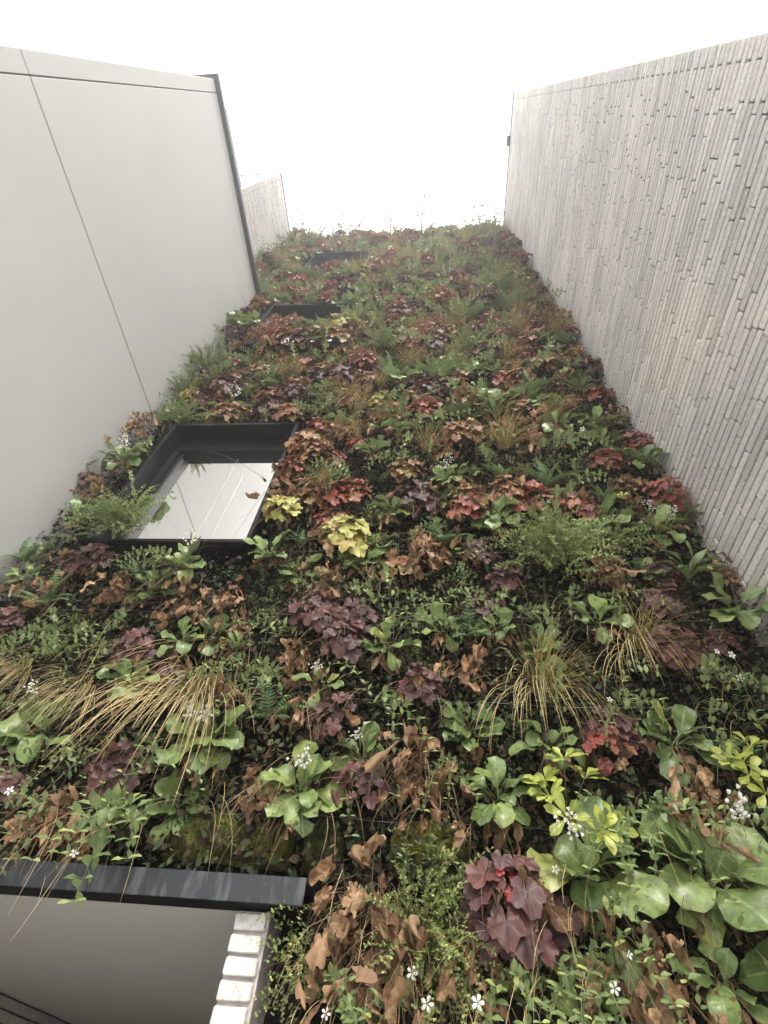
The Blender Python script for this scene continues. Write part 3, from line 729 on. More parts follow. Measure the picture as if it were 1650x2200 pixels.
PART = {'berg': 'leaf', 'bergbig': 'leaf', 'bergdead': 'dead_leaf', 'heu_purple': 'leaf', 'heu_red': 'leaf', 'heu_orange': 'leaf', 'heu_lime': 'leaf', 'redheart': 'young_leaf', 'dead': 'dead_leaf',
        'shrubsprig': 'sprig', 'spray': 'sprig', 'creeper': 'sprig', 'frond': 'frond', 'limefrond': 'frond', 'lime': 'leaf', 'vincaleaf': 'leaf', 'strap': 'leaf',
        'vincaflower': 'flower', 'violetflower': 'flower', 'bells': 'flower_cluster'}

LIGHT = Vector((0.0, -0.80, 0.60))
def orient(p, d, up, sc=1.0, twist=0.0):
    d = d.normalized(); z = up - d*up.dot(d)
    z = z.normalized() if z.length > 1e-3 else d.orthogonal().normalized()
    x = d.cross(z)
    R = Matrix((x, d, z)).transposed()
    if twist: R = R @ Matrix.Rotation(twist, 3, 'Y')
    return Matrix.Translation(p) @ R.to_4x4() @ Matrix.Scale(sc, 4)

def gpath(p, d, L, g, n=7, jit=0.06, rng=random):
    pts = [p.copy()]; d = d.normalized()
    for i in range(n):
        p = p + d*(L/n); d = (d + Vector((rng.uniform(-jit, jit), rng.uniform(-jit, jit), -g/n + rng.uniform(-jit, jit)))).normalized()
        if p.y > -0.0: p.y = -0.0; d.y = min(d.y, 0)
        pts.append(p.copy())
    return pts

# Every plant recipe: entries (key, matrix) and 'extra' geometry [(part name, MB, materials)]; local frame: wall behind at +Y, out is -Y, up is +Z
def dry_tangle(rng, n, s, mats='stem_brown', thin=0.0009):
    q = MB()
    for i in range(int(n*1.5)):
        d = Vector((rng.uniform(-1, 1), -rng.uniform(.4, 1.1), rng.uniform(-.5, .6)))
        q.ribbon(gpath(Vector((rng.uniform(-.06, .06)*s, -.01, rng.uniform(-.04, .06)*s)), d, rng.uniform(.10, .32)*s, rng.uniform(.8, 2.8), 7, .15, rng), rng.uniform(.7, 1.6)*thin)
    return q

def g_bergenia(rng, s, n=None, flower=None, deadn=None):
    e, x = [], []; n = int((n or rng.randint(8, 12))*(1.5 if s < 1.25 else 1.2)); a0 = rng.uniform(0, 6.28)
    for i in range(n):
        a = a0 + i*2.4 + rng.uniform(-.3, .3); k = i/n
        o = 0.45 + 0.75*(1 - k)*rng.uniform(.8, 1.2)
        d = Vector((math.cos(a)*o, -rng.uniform(.45, .85), math.sin(a)*o*0.85 + .10 + 0.12*(1-o)))
        sc = s*(rng.uniform(.62, 1.0) if s < 1.25 else rng.uniform(.7, 1.1))*(1.0 if k < .7 else .75)
        up = (LIGHT + Vector((rng.uniform(-.35, .35), rng.uniform(-.3, .1), rng.uniform(-.3, .2))))
        e.append((('bergbig#%d' % rng.randrange(6)) if s > 1.25 or rng.random() < .12 else ('berg#%d' % rng.randrange(8)), orient(Vector((rng.uniform(-.015, .015), -.03, rng.uniform(-.015, .015)))*s, d, up, sc, rng.uniform(-.3, .3))))
    for i in range(rng.randint(3, 6) if deadn is None else deadn):
        d = Vector((rng.uniform(-.5, .5), -rng.uniform(.15, .5), -1))
        e.append(('bergdead#%d' % rng.randrange(4), orient(Vector((rng.uniform(-.04, .04), -.035, -.01))*s, d, Vector((rng.uniform(-.6, .6), -1, .2)), min(s, 1.1)*rng.uniform(.55, .95), rng.uniform(-1, 1))))
    if flower or (flower is None and rng.random() < .16):
        for _ in range(flower or 1):
            p = Vector((rng.uniform(-.06, .06), -.17, rng.uniform(.02, .10)))*s
            e.append(('bells#%d' % rng.randrange(3), orient(p, p.normalized(), LIGHT, s*rng.uniform(.85, 1.1))))
    x.append(('dry_stems', dry_tangle(rng, 18, s), 'stem_brown')); return e, x

def g_heuchera(kind, heart=False, n0=20, flat=1.0):
    def g(rng, s, n=None, **kw):
        e, x = [], []; n = n or rng.randint(n0 + 2, n0 + 9); st = MB(); ga = rng.uniform(0, 6.28)
        for i in range(n):
            k = (i + .5)/n; a = ga + i*2.399; o = math.sqrt(k)*1.05
            d = Vector((math.cos(a)*o, -(1.05 - .45*k), math.sin(a)*o*.85 + .18)).normalized()
            Rr = s*rng.uniform(.085, .135); p = d*Rr + Vector((0, -.02, -.03*s*k))
            nrm = (d*0.75 + LIGHT*0.6 + Vector((rng.uniform(-.3, .3), rng.uniform(-.3, .3), rng.uniform(-.3, .3)))).normalized()
            tip = Vector((math.cos(a)*o*.8 + rng.uniform(-.3, .3), -.25, math.sin(a)*o*.5 - .55)); tip = tip - nrm*tip.dot(nrm)
            key = kind if not (heart and k < .1) else 'redheart'
            if rng.random() < .06: key = 'dead'
            e.append(('%s#%d' % (key, rng.randrange(7)), orient(p, tip, nrm, s*rng.uniform(.55, 1.08)*(.42 if key == 'redheart' else 1))))
            st.ribbon([Vector((0, 0, 0)), d*Rr*.5 + Vector((0, 0, -.008)), p], .0013*s)
        for i in range(rng.randint(2, 5)):
            p = Vector((rng.uniform(-.09, .09), -rng.uniform(.03, .09), -rng.uniform(.04, .12)))*s
            e.append(('dead#%d' % rng.randrange(9), orient(p, Vector((rng.uniform(-.4, .4), -.2, -1)), Vector((rng.uniform(-.6, .6), -1, .3)), s*rng.uniform(.5, .85))))
        x.append(('stalks', st, 'stem_brown')); x.append(('dry_stems', dry_tangle(rng, 20, s), 'stem_brown')); return e, x
    return g

def g_dead(rng, s, n=None, **kw):
    e, x = [], []; n = int((n or rng.randint(14, 20))*1.5); st = MB()
    for i in range(n):
        p = Vector((rng.gauss(0, .055), -rng.uniform(.03, .13), rng.gauss(-.02, .065)))*s
        d = Vector((rng.uniform(-.7, .7), rng.uniform(-.6, .2), -rng.uniform(.3, 1)))
        e.append((('dead#%d' % rng.randrange(9)) if rng.random() < .88 else ('bergdead#%d' % rng.randrange(4)), orient(p, d, Vector((rng.uniform(-.8, .8), rng.choice((-1, -1, 1)), rng.uniform(-.2, .8))), min(s, 1.3)*rng.uniform(.45, 1.05))))
        st.ribbon([Vector((0, 0, .02)), p*.6 + Vector((0, -.015, .03)), p], .0013)
    x.append(('stalks', st, 'stem_brown')); x.append(('dry_stems', dry_tangle(rng, 22, s), 'stem_brown')); return e, x

def g_sedge(rng, s, n=None, lean=0.0, straw=0.5, **kw):
    q = MB(); n = n or 110
    for i in range(n):
        hang = rng.random() < straw
        d = Vector((rng.gauss(lean*.5, .40), -rng.uniform(.25, .8), (rng.uniform(-.1, .5) if hang else rng.uniform(.35, 1.15))))
        L = s*(rng.uniform(.22, .42) if hang else rng.uniform(.14, .30)); gr = rng.uniform(1.8, 3.6) if hang else rng.uniform(.6, 2.0)
        pts = gpath(Vector((rng.uniform(-.025, .025), -.01, rng.uniform(-.02, .03)))*s, d, L, gr, 8, .05, rng)
        if lean: pts = [p + Vector((lean*(0.02 - p.z)*0.6 if p.z < 0.02 else 0, 0, 0)) for p in pts]
        q.ribbon(pts, rng.uniform(.0011, .0019)*(s**.5), 0 if hang or rng.random() < .5 else 1)
    return [], [('blades', q, ('sedge', 'sedge_green'))]

def g_fern(rng, s, n=None, **kw):
    e = []
    for i in range(n or rng.randint(8, 11)):
        a = i*2.4 + rng.uniform(-.3, .3)
        d = Vector((math.cos(a)*.9, -rng.uniform(.5, .9), math.sin(a)*.6 + .35))
        e.append(('frond#%d' % rng.randrange(5), orient(Vector((0, -.02, 0)), d, LIGHT, s*rng.uniform(.7, 1.1))))
    return e, [('dry_stems', dry_tangle(rng, 18, s), 'stem_brown')]

def g_shrub(rng, s, n=None, **kw):
    e = []
    for i in range(n or 56):
        p = Vector((rng.gauss(0, .055), -rng.uniform(.02, .11), rng.gauss(.0, .055)))*s
        d = Vector((p.x*7/s + rng.uniform(-.5, .5), -rng.uniform(.3, .9), rng.uniform(-.55, .75)))
        e.append(('shrubsprig#%d' % rng.randrange(6), orient(p, d, LIGHT, s*rng.uniform(.6, 1.0))))
    return e, [('dry_stems', dry_tangle(rng, 18, s), 'stem_brown')]

def g_spray(rng, s, n=None, lean=0.0, **kw):
    e = []
    for i in range(n or 5):
        d = Vector((rng.uniform(-.5, .5) + lean, -rng.uniform(.5, .9), rng.uniform(-.3, .5)))
        e.append(('spray#%d' % rng.randrange(4), orient(Vector((rng.uniform(-.05, .05), -.02, rng.uniform(-.03, .03))), d, Vector((0, -.3, 1)), s*rng.uniform(.7, 1.0))))
    return e, [('dry_stems', dry_tangle(rng, 8, s), 'stem_brown')]

def g_creeper(rng, s, n=None, **kw):
    e = []
    for i in range(n or 42):
        p = Vector((rng.uniform(-.075, .075), -rng.uniform(.0, .06), rng.uniform(-.14, .14)))*s
        d = Vector((rng.uniform(-.8, .8), -rng.uniform(.4, 1), rng.uniform(-.9, .6)))
        e.append(('creeper#%d' % rng.randrange(5), orient(p, d, LIGHT, s*rng.uniform(.7, 1.05))))
    return e, []

def g_vinca(rng, s, n=None, L=None, flowers=None, leafs=None, lean=0.0, **kw):
    e, st = [], MB()
    for i in range(n or rng.randint(3, 5)):
        d = Vector((rng.uniform(-.8, .8) + lean, -rng.uniform(.5, 1), rng.uniform(-.2, .5)))
        ln = (L or rng.uniform(.22, .5))*s; pts = gpath(Vector((rng.uniform(-.05, .05), -.01, rng.uniform(-.03, .03))), d, ln, rng.uniform(1.6, 2.8), 14, .07, rng)
        st.ribbon(pts, .0011)
        step = .030*s; m_ = int(ln/step)
        for k in range(1, m_ + 1):
            u = k/(m_ + .2)*14; a = min(int(u), 13); p = pts[a].lerp(pts[a+1], u - a); t = (pts[a+1] - pts[a]).normalized()
            if rng.random() < .12: continue
            sd_ = t.cross(LIGHT).normalized() if k % 2 == 0 else (LIGHT - t*LIGHT.dot(t)).normalized()
            for sg in (-1, 1):
                dr = sd_*sg*.9 + t*.35 + Vector((0, -.15, .25))
                e.append(('vincaleaf#%d' % rng.randrange(4), orient(p, dr, LIGHT + t*-.2, s*rng.uniform(.5, 1.0)*(leafs or 1)*(1.1 - .45*k/m_))))
        if flowers is None and rng.random() < .06 or (flowers and i < flowers):
            p = pts[rng.randint(5, 10)] + Vector((0, -.03, .015)); e.append(((('vincaflower#0' if rng.random() < .8 else 'violetflower#0')), orient(p, Vector((1, 0, .3)), Vector((rng.uniform(-.4, .4), -1, rng.uniform(-.6, .4))), s*rng.uniform(.8, 1.1))))
    br = MB()
    for i in range(5): br.ribbon(gpath(Vector((rng.uniform(-.06, .06), -.01, rng.uniform(-.04, .04))), Vector((rng.uniform(-.9, .9), -rng.uniform(.4, 1), rng.uniform(-.3, .6))), rng.uniform(.25, .55), rng.uniform(1.4, 3), 12, .07, rng), .0009)
    return e, [('stem', st, 'stem_green'), ('bare_stems', br, 'sedge')]

def g_lime(rng, s, n=None, **kw):
    e, st = [], MB()
    for i in range(n or 6):
        h = Vector((rng.gauss(0, .07), -rng.uniform(.08, .17), rng.gauss(0, .055)))*s; ax = (h.normalized() + Vector((0, -.2, .5))).normalized()
        st.tube([Vector((0, 0, 0)), h*.55 + Vector((0, 0, -.01)), h], .0016, 4)
        for k in range(6):
            a = k*PI/3 + rng.uniform(-.2, .2); u = ax.orthogonal().normalized(); b = ax.cross(u); d = u*math.cos(a) + b*math.sin(a) + ax*rng.uniform(.1, .5)
            e.append(('lime#%d' % rng.randrange(4), orient(h, d, ax, s*rng.uniform(.75, 1.1))))
    return e, [('stem', st, 'stem_green')]

def g_strap(rng, s, n=None, **kw):
    e = []
    for i in range(n or 11):
        a = i*2.4; d = Vector((math.cos(a)*.9 + .1, -rng.uniform(.5, .9), math.sin(a)*.45 + .3))
        e.append(('strap#%d' % rng.randrange(4), orient(Vector((0, -.02, 0)), d, LIGHT, s*rng.uniform(.7, 1.1), rng.uniform(-.3, .3))))
    return e, [('dry_stems', dry_tangle(rng, 18, s), 'stem_brown')]

KIND = {  # code: (name, look, category, group, recipe)
 'B': ('bergenia', 'green bergenia', 'plant', 'bergenias on the planted wall', g_bergenia),
 'P': ('coral_bells', 'purple-brown coral bells', 'plant', 'purple coral bells on the planted wall', g_heuchera('heu_purple', False, 22)),
 'R': ('coral_bells', 'red coral bells', 'plant', 'red coral bells on the planted wall', g_heuchera('heu_red')),
 'O': ('coral_bells', 'orange coral bells', 'plant', 'orange coral bells on the planted wall', g_heuchera('heu_orange')),
 'Y': ('coral_bells', 'yellow-green coral bells', 'plant', 'yellow coral bells on the planted wall', g_heuchera('heu_lime')),
 'D': ('withered_plant', 'withered brown clump', 'dead plant', 'withered plants on the planted wall', g_dead),
 'S': ('sedge_tuft', 'straw sedge tuft', 'grass', 'sedge tufts on the planted wall', g_sedge),
 'F': ('fern', 'feathery green fern', 'fern', 'ferns on the planted wall', g_fern),
 'L': ('box_honeysuckle', 'bushy honeysuckle', 'shrub', 'small-leaved shrubs on the planted wall', g_shrub),
 'K': ('box_honeysuckle', 'arching honeysuckle sprays', 'shrub', 'small-leaved shrubs on the planted wall', g_spray),
 'C': ('creeper', 'green creeper mat', 'creeper', 'creeper mats on the planted wall', g_creeper),
 'V': ('periwinkle', 'trailing periwinkle', 'vine', 'trailing periwinkles on the planted wall', g_vinca),
 'W': ('spurge', 'lime-green spurge', 'plant', 'lime spurges on the planted wall', g_lime),
 'T': ('hart_tongue_fern', 'strap-leaved fern', 'fern', 'ferns on the planted wall', g_strap),
}
PLANTS = []                     # (code, root, size, label or None, options, near)
def put(code, px, py, s=1.0, label=None, **kw):
    out = kw.pop('out', 0.09 if py > 900 else 0.06); v = at(px, py, D - out - 0.07)
    PLANTS.append([code, Vector((v.x, D - out, v.z)), s, label, kw])

# ---- plants read off the photograph: kind, picture position, size
put('B', 85, 1570, 1.15, 'bergenia rosette near the left edge above the lintel', n=11, flower=1)
put('B', 275, 1465, 1.0, 'bergenia directly left of the hanging straw sedge', n=9, flower=0)
put('B', 440, 1590, 1.2, 'large bergenia rosette with brown leaves hanging below it', n=13, flower=2, deadn=9)
put('B', 650, 1700, 1.15, 'bergenia with white flower spike above the lintel end', n=11, flower=1, deadn=6)
put('B', 385, 1370, .85, 'small bergenia below the sill of the low window', n=7, flower=0)
put('B', 690, 1462, .8, 'bergenia with white bells above dark purple coral bells', n=5, flower=1)
put('B', 830, 1385, 1.0, 'pale round-leaved bergenia at the centre of the wall', n=8, flower=0)
put('B', 395, 1210, 1.15, 'wide green bergenia right under the low window', n=10, flower=1, out=0.15)
put('B', 575, 1185, 1.0, 'bergenia under the right corner of the low window', n=9, flower=0, out=0.15)
put('B', 50, 1235, 1.0, 'bergenia at the left edge level with the window sill', n=7)
put('B', 75, 1100, 1.0, 'flowering bergenia against the white wall left of the window', n=7, flower=2)
put('B', 265, 985, 1.15, 'bergenia with white flower cluster at the left jamb of the window', n=12, flower=2, out=0.15)
put('B', 1285, 1330, 1.0, 'bergenia below the bushy honeysuckle near the brick wall', n=7, flower=0)
put('B', 1580, 1310, 1.25, 'broad-leaved bergenia touching the brick wall', n=8, flower=0)
put('B', 1185, 1595, .95, 'bergenia under the big straw sedge', n=7, flower=0)
put('B', 1075, 1715, 1.1, 'bergenia rosette left of the lime-green spurge', n=9, flower=0)
put('B', 1450, 1590, 1.15, 'grey-green bergenia right of the big sedge', n=9, flower=0)
put('B', 1265, 1880, 1.3, 'very large bergenia right of the purple-brown coral bells', n=10, flower=1, deadn=5)
put('B', 1520, 1890, 1.45, 'largest bergenia at the lower right with broad glossy leaves', n=12, flower=1, deadn=8)
put('B', 1560, 2110, 1.2, 'bergenia at the lower right corner of the planting', n=8, flower=0)
put('B', 1330, 2190, 1.15, 'bergenia at the bottom edge right of centre', n=6, flower=0, deadn=9)
put('B', 950, 1345, .8, None, n=5, flower=0); put('B', 1075, 1345, .8, None, n=4, flower=0)
put('B', 1065, 1115, 1.0, 'bergenia beside the brightest red coral bells', n=9, flower=0)
put('B', 845, 1095, .95, 'bergenia above the yellow-green coral bells', n=7, flower=0)
put('B', 955, 1025, .9, None, n=7); put('B', 800, 965, 1.1, 'glossy bergenia between low window and centre', n=9, flower=0)
put('B', 1110, 785, 1.1, None, n=8); put('B', 1385, 985, 1.1, 'bergenia with tall leaf against the brick wall', n=8, flower=0)
put('B', 1420, 1135, 1.0, 'flowering bergenia under the dark red coral bells', n=9, flower=2)
put('B', 600, 755, .9); put('B', 690, 710, .9); put('B', 1220, 1075, .8, None, n=5)
put('O', 635, 712, 1.6, 'orange coral bells covering the sill of the middle window', out=.17); put('B', 702, 710, 1.5, 'bergenia at the right end of the middle window sill', out=.17); put('R', 598, 716, 1.6, 'red coral bells at the left end of the middle window sill', out=.17); put('D', 590, 690, 1.1, 'withered tangle at the left jamb of the middle window', out=.15)
put('B', 668, 716, 1.5, 'bergenia in the middle of the middle window sill', out=.17); put('Y', 735, 700, 1.5, 'yellow coral bells at the right jamb of the middle window', out=.17); put('D', 560, 725, 1.4, 'withered clump below the left jamb of the middle window', out=.15)
put('R', 712, 582, 1.2, 'red coral bells on the sill of the top window', out=.17); put('B', 740, 590, 1.1, 'bergenia under the sill of the top window', out=.17)
for q_ in (('D', 575, 738, 1.4), ('O', 615, 736, 1.5), ('P', 650, 736, 1.5), ('B', 680, 734, 1.5), ('O', 715, 730, 1.5)): put(*q_, out=.17)
for q_ in (('R', 600, 722, 1.2), ('B', 630, 722, 1.2), ('D', 655, 721, 1.2), ('O', 682, 720, 1.2), ('B', 710, 716, 1.2)): put(*q_, out=.21)
put('T', 1485, 1235, 1.0, 'strap-leaved green fern beside the brick wall'); put('T', 505, 1385, .55, None, n=9)
put('P', 290, 1385, .95, 'purple coral bells below the left jamb of the window'); put('P', 680, 1310, 1.1, 'dark purple coral bells above the centre bergenia', n=26)
put('P', 735, 1370, 1.0); put('P', 715, 1530, .9, 'purple coral bells under the white-belled bergenia', n=14)
put('P', 905, 1465, .9); put('R', 1300, 1600, .85, 'dull red coral bells right of the hanging sedge blades', n=9)
put('P', 1450, 1390, 1.0, 'dark red-purple coral bells left of the wall-side bergenia')
PLANTS_HEART = len(PLANTS)
put('P', 1088, 1935, 1.3, 'big purple-brown coral bells with bright red young leaves', n=42, heart=True)
put('P', 1035, 1185, .8); put('P', 1085, 1245, .8); put('P', 210, 1200, 1.0, 'dark purple coral bells below the bushy honeysuckle by the window')
put('P', 15, 1160, .9); put('P', 10, 1335, .9); put('P', 250, 1650, 1.0); put('P', 180, 1030, .9); put('P', 775, 1680, .9, None, n=14); put('P', 5, 1690, .9)
put('R', 1000, 1100, 1.1, 'brightest red coral bells at the centre right'); put('R', 1240, 1095, 1.1, 'red coral bells above the bushy honeysuckle')
put('R', 1430, 1065, 1.15, 'dark red coral bells overhanging the brick wall'); put('R', 1300, 990, 1.0); put('R', 920, 870, .9); put('R', 1115, 875, 1.0); put('R', 750, 860, .9)
put('R', 920, 712, 1.0); put('R', 1280, 845, .9); put('R', 245, 920, .9); put('R', 430, 735, .9)
put('O', 870, 1010, 1.0); put('O', 1090, 1055, 1.1, 'orange-red coral bells right of the brightest red ones'); put('O', 560, 800, 1.1); put('O', 700, 795, 1.1); put('O', 620, 775, 1.0); put('O', 1015, 705, 1.0)
put('O', 850, 905, .9); put('Y', 740, 1155, 1.35, 'large yellow-green coral bells right of the low window', n=30); put('Y', 605, 1095, 1.1, 'yellow coral bells at the right edge of the low window', out=0.15)
put('Y', 420, 855, 1.1); put('O', 1215, 775, 1.0); put('Y', 480, 840, .9)
for q in ((925, 1185, 1.1), (1310, 1225, 1.0), (485, 1500, 1.05), (900, 1610, 1.1), (930, 1690, 1.05), (560, 1690, .9), (90, 1750, 1.0), (165, 1790, .85), (525, 885, .8), (950, 965, .9), (300, 905, .9),
          (1490, 1700, 1.0), (1515, 1765, .9), (105, 1255, .9), (245, 1265, .9), (400, 1290, 1.0), (1010, 1430, .9), (1300, 2090, 1.1), (1400, 2060, 1.1), (1040, 2160, .9), (480, 1290, .9), (700, 1240, .9), (640, 1400, .8)):
    put('D', *q)
put('D', 790, 1945, 1.35, 'big withered clump of brown leaves right of the lintel end', n=20); put('D', 850, 2060, 1.35, 'withered brown clump below the big withered one', n=16)
put('D', 720, 2060, 1.0)
put('S', 1175, 1480, 1.25, 'big fan of straw sedge right of centre', n=190, straw=.45); put('S', 1390, 1390, 1.2, 'hanging straw sedge nearer the brick wall', n=130, straw=.75)
put('S', 400, 1505, 1.5, 'long straw sedge sweeping down to the left', n=140, straw=.85); put('S', 890, 775, 1.0); put('S', 1195, 890, 1.1, 'golden sedge under the right-hand brick wall', n=140)
put('S', 755, 925, .9); put('S', 690, 1035, .9); put('S', 960, 548, 1.3); put('S', 880, 600, 1.2); put('S', 1205, 715, 1.0); put('S', 160, 1485, .9, None, straw=.8); put('S', 30, 1440, .8, None, straw=.8)
put('L', 1180, 1195, 1.5, 'bushy small-leaved honeysuckle hanging in a dense mound', n=130); put('L', 262, 1120, 1.2, 'bushy small-leaved honeysuckle at the lower left of the window', n=150, out=0.15)
put('L', 400, 835, 1.1); put('L', 905, 2010, 1.0); put('C', 640, 2050, 1.0, 'creeper mat right of the whitewashed brick jamb'); put('C', 930, 1930, 1.2); put('C', 960, 2090, 1.1); put('C', 1010, 2000, 1.0)
put('K', 1060, 1385, 1.0, 'long yellow-green honeysuckle spray above the big sedge', n=2); put('K', 660, 1280, .9); put('K', 790, 1240, .9); put('K', 890, 1490, .8, None, n=3)
put('F', 130, 1035, 1.2, 'fern against the white wall left of the window'); put('F', 45, 1195, 1.0); put('F', 95, 1290, 1.0); put('F', 1080, 1015, .9); put('F', 1300, 1060, .7)
put('W', 1225, 1735, 1.15, 'lime-green whorled spurge right of the small bergenia rosette', n=8); put('W', 1600, 1675, 1.1, 'lime-green spurge at the right edge of the picture'); put('W', 1340, 1065, .7, None, n=3)
put('V', 245, 1745, 1.15, 'periwinkle hanging over the lintel in front of the porch', n=4, L=.36, leafs=1.35, flowers=0, out=.17); put('V', 70, 1760, 1.0, None, n=5, flowers=1)
put('V', 430, 1700, 1.0, 'long periwinkle stem trailing across the lintel', n=2, L=.5, leafs=.7, flowers=0, out=.16)
for q in ((860, 1270), (900, 1330), (1600, 1540), (1380, 1760), (1440, 1840), (1240, 2110), (1600, 1740), (1130, 1310), (200, 1390), (120, 1400), (960, 1300), (1350, 1500), (1420, 1740), (820, 1500), (1180, 2060), (1110, 2150), (950, 2150),
          (1260, 2010), (700, 2140), (1350, 2110), (1640, 2040), (1530, 1450), (1560, 1590), (150, 1600), (600, 1450)):
    put('V', *q, 1.0)

# ---- fill the rest of the wall on a staggered planting grid
rf = random.Random(77)
def in_window(x, z, mx=.07, mt=.03, mb=.10):
    return any(x0 - mx < x < x1 + mx and z0 - mb < z < z1 + mt for x0, x1, z0, z1 in WO)
ROW = 0.215
def free(x, z, r):
    return all((p[1].x - x)**2 + (p[1].z - z)**2 > (r*min(1.25, p[2]))**2 for p in PLANTS[:NH])
NH = len(PLANTS)
r = 0; z = CZ + 0.30
while z < HG - 0.55:
    step = 0.18; xl = (XL2 if z > HL + .1 else XL1) + .06
    x = XR - 0.09 - (step/2 if r % 2 else 0)
    while x > xl:
        xx, zq = x + rf.uniform(-.055, .055), z + rf.uniform(-.06, .06)
        x -= step
        if in_window(xx, zq): continue
        if zq < LZ1 + .16 and xx < LX1 + .05: continue
        if zq < CZ + 0.7 and abs(xx) < 3 and zq < LZ1 + 0.05 and xx < -0.3: continue
        if not free(xx, zq, .125 if zq < CZ + 3 else .10): continue
        zr = zq - CZ
        if zr < 2.0: wts = dict(B=13, P=11, D=11, V=36, L=4, S=4, F=7, C=8, K=4)
        elif zr < 4.6: wts = dict(B=20, P=12, R=11, O=7, Y=3, D=13, V=17, L=8, S=7, F=5, K=4, T=2)
        else: wts = dict(B=22, P=16, R=10, O=6, Y=1, D=13, V=14, L=6, S=9, F=4, K=2, T=1)
        c = rf.choices(list(wts), list(wts.values()))[0]
        PLANTS.append([c, Vector((xx, D - (rf.uniform(.0, .05) if zr < 3.2 else rf.uniform(.02, .11)) - (.05 if in_window(xx, zq, .22, .05, .25) else 0), zq)), rf.choice((.7, .8, .9, 1.0, 1.1) if zr < 2.4 else (.7, .85, 1.0, 1.1, 1.25, 1.4)), None, {}])
    z += ROW; r += 1

# ---- far plants share joined foliage meshes
FAR = {}
def joined(e, x, name):
    q = MB(); mats = []
    def mi(mt):
        if mt not in mats: mats.append(mt)
        return mats.index(mt)
    for key, mtx in e:
        g, ms, _ = LM[key]; b = len(q.v)
        q.v.extend(tuple(mtx @ Vector(p)) for p in g.v); q.uv.extend(g.uv); mp = [mi(k) for k in ms]
        for fc, k, sm in zip(g.f, g.mi, g.sm): q.f.append(tuple(b + i for i in fc)); q.mi.append(mp[k]); q.sm.append(sm)
    for _, g, ms in x:
        b = len(q.v); q.v.extend(g.v); q.uv.extend(g.uv); mp = [mi(M[k]) for k in (ms if isinstance(ms, tuple) else (ms,))]
        for fc, k, sm in zip(g.f, g.mi, g.sm): q.f.append(tuple(b + i for i in fc)); q.mi.append(mp[k]); q.sm.append(sm)
    return q.mesh(name, mats)
NV = 6
def far_mesh(code, k):
    if (code, k) not in FAR:
        e, x = KIND[code][4](random.Random(hash((ord(code), k)) & 0xffff), 1.0); FAR[(code, k)] = joined(e, x, KIND[code][0])
    return FAR[(code, k)]

ORD = ['zeroth', 'first', 'second', 'third', 'fourth', 'fifth', 'sixth', 'seventh', 'eighth', 'ninth', 'tenth', 'eleventh', 'twelfth', 'thirteenth', 'fourteenth', 'fifteenth', 'sixteenth', 'seventeenth', 'eighteenth', 'nineteenth', 'twentieth']
NUM = ['zero', 'one', 'two', 'three', 'four', 'five', 'six', 'seven', 'eight', 'nine', 'ten', 'eleven', 'twelve', 'thirteen', 'fourteen', 'fifteen', 'sixteen', 'seventeen', 'eighteen', 'nineteen']
def num(n): return NUM[n] if n < 20 else (['', '', 'twenty', 'thirty', 'forty', 'fifty', 'sixty'][n//10] + ('-' + NUM[n % 10] if n % 10 else ''))
WZ = [(w_[2], w_[3]) for w_ in WO]
def zone(z):
    if z < WZ[0][0]: return 'below the low window'
    if z < WZ[0][1]: return 'level with the low window'
    if z < WZ[1][0]: return 'between low and middle windows'
    if z < WZ[1][1]: return 'level with the middle window'
    if z < WZ[2][0]: return 'between middle and top windows'
    if z < WZ[2][1]: return 'level with the top window'
    return 'above the top window'
rows = {}
for i, p in enumerate(PLANTS):
    if p[3]: continue
    row = max(1, int((p[1].z - (CZ - .2))/ROW) + 1); rows.setdefault((row, p[0]), []).append(i)
for (row, c), ids in rows.items():
    ids.sort(key=lambda i: PLANTS[i][1].x)
    for k, i in enumerate(ids):
        which = 'the only such' if len(ids) == 1 else ORD[k+1] + ' such from left'
        PLANTS[i][3] = '%s %s, row %s, %s' % (KIND[c][1], zone(PLANTS[i][1].z), num(row), which)

NEAR_Z = CZ + 6.4
rp_ = random.Random(2024)
for (code, root, s, label, kw) in PLANTS:
    LIGHT = Vector((0.0, -0.80, 0.60)) if root.z < CZ + 2.4 else Vector((0.0, -0.68, 0.73)) if root.z < NEAR_Z else Vector((0.0, -0.50, 0.87))
    name, look, cat, grp, gen = KIND[code]; seed = rp_.randrange(1 << 30); rng = random.Random(seed)
    if root.z > NEAR_Z:
        o = link(name, far_mesh(code, rng.randrange(NV)), None, Matrix.Translation(root) @ Matrix.Rotation(rng.uniform(-.5, .5), 4, 'Y') @ Matrix.Diagonal((s*rng.choice((-1, 1))*rng.uniform(.9, 1.1), s*rng.uniform(.9, 1.2), s, 1)))
        tag(o, label, cat, grp); continue
    t = empty(name, root); tag(t, label, cat, grp)
    kk = dict(kw)
    if kk.pop('heart', False): e, x = g_heuchera('heu_purple', True, 26)(rng, s, **kk)
    else: e, x = gen(rng, s, **kk)
    tiny = [q for q in e if q[0].startswith('vincaleaf')] if root.z > CZ + 1.7 else []
    if code in 'LKC' and root.z > CZ + 2.4: tiny = e
    big = [q for q in e if q not in tiny] if tiny else e
    for key, mtx in big: link(PART[key.split('#')[0]], LM[key][2], t, mtx)
    if tiny: tag(link('foliage', joined(tiny, [], 'foliage'), t), kind='stuff')
    for pn, g, ms in x:
        ob = link(pn, g.mesh(pn, [M[k] for k in (ms if isinstance(ms, tuple) else (ms,))]), t)
        tag(ob, kind='stuff')

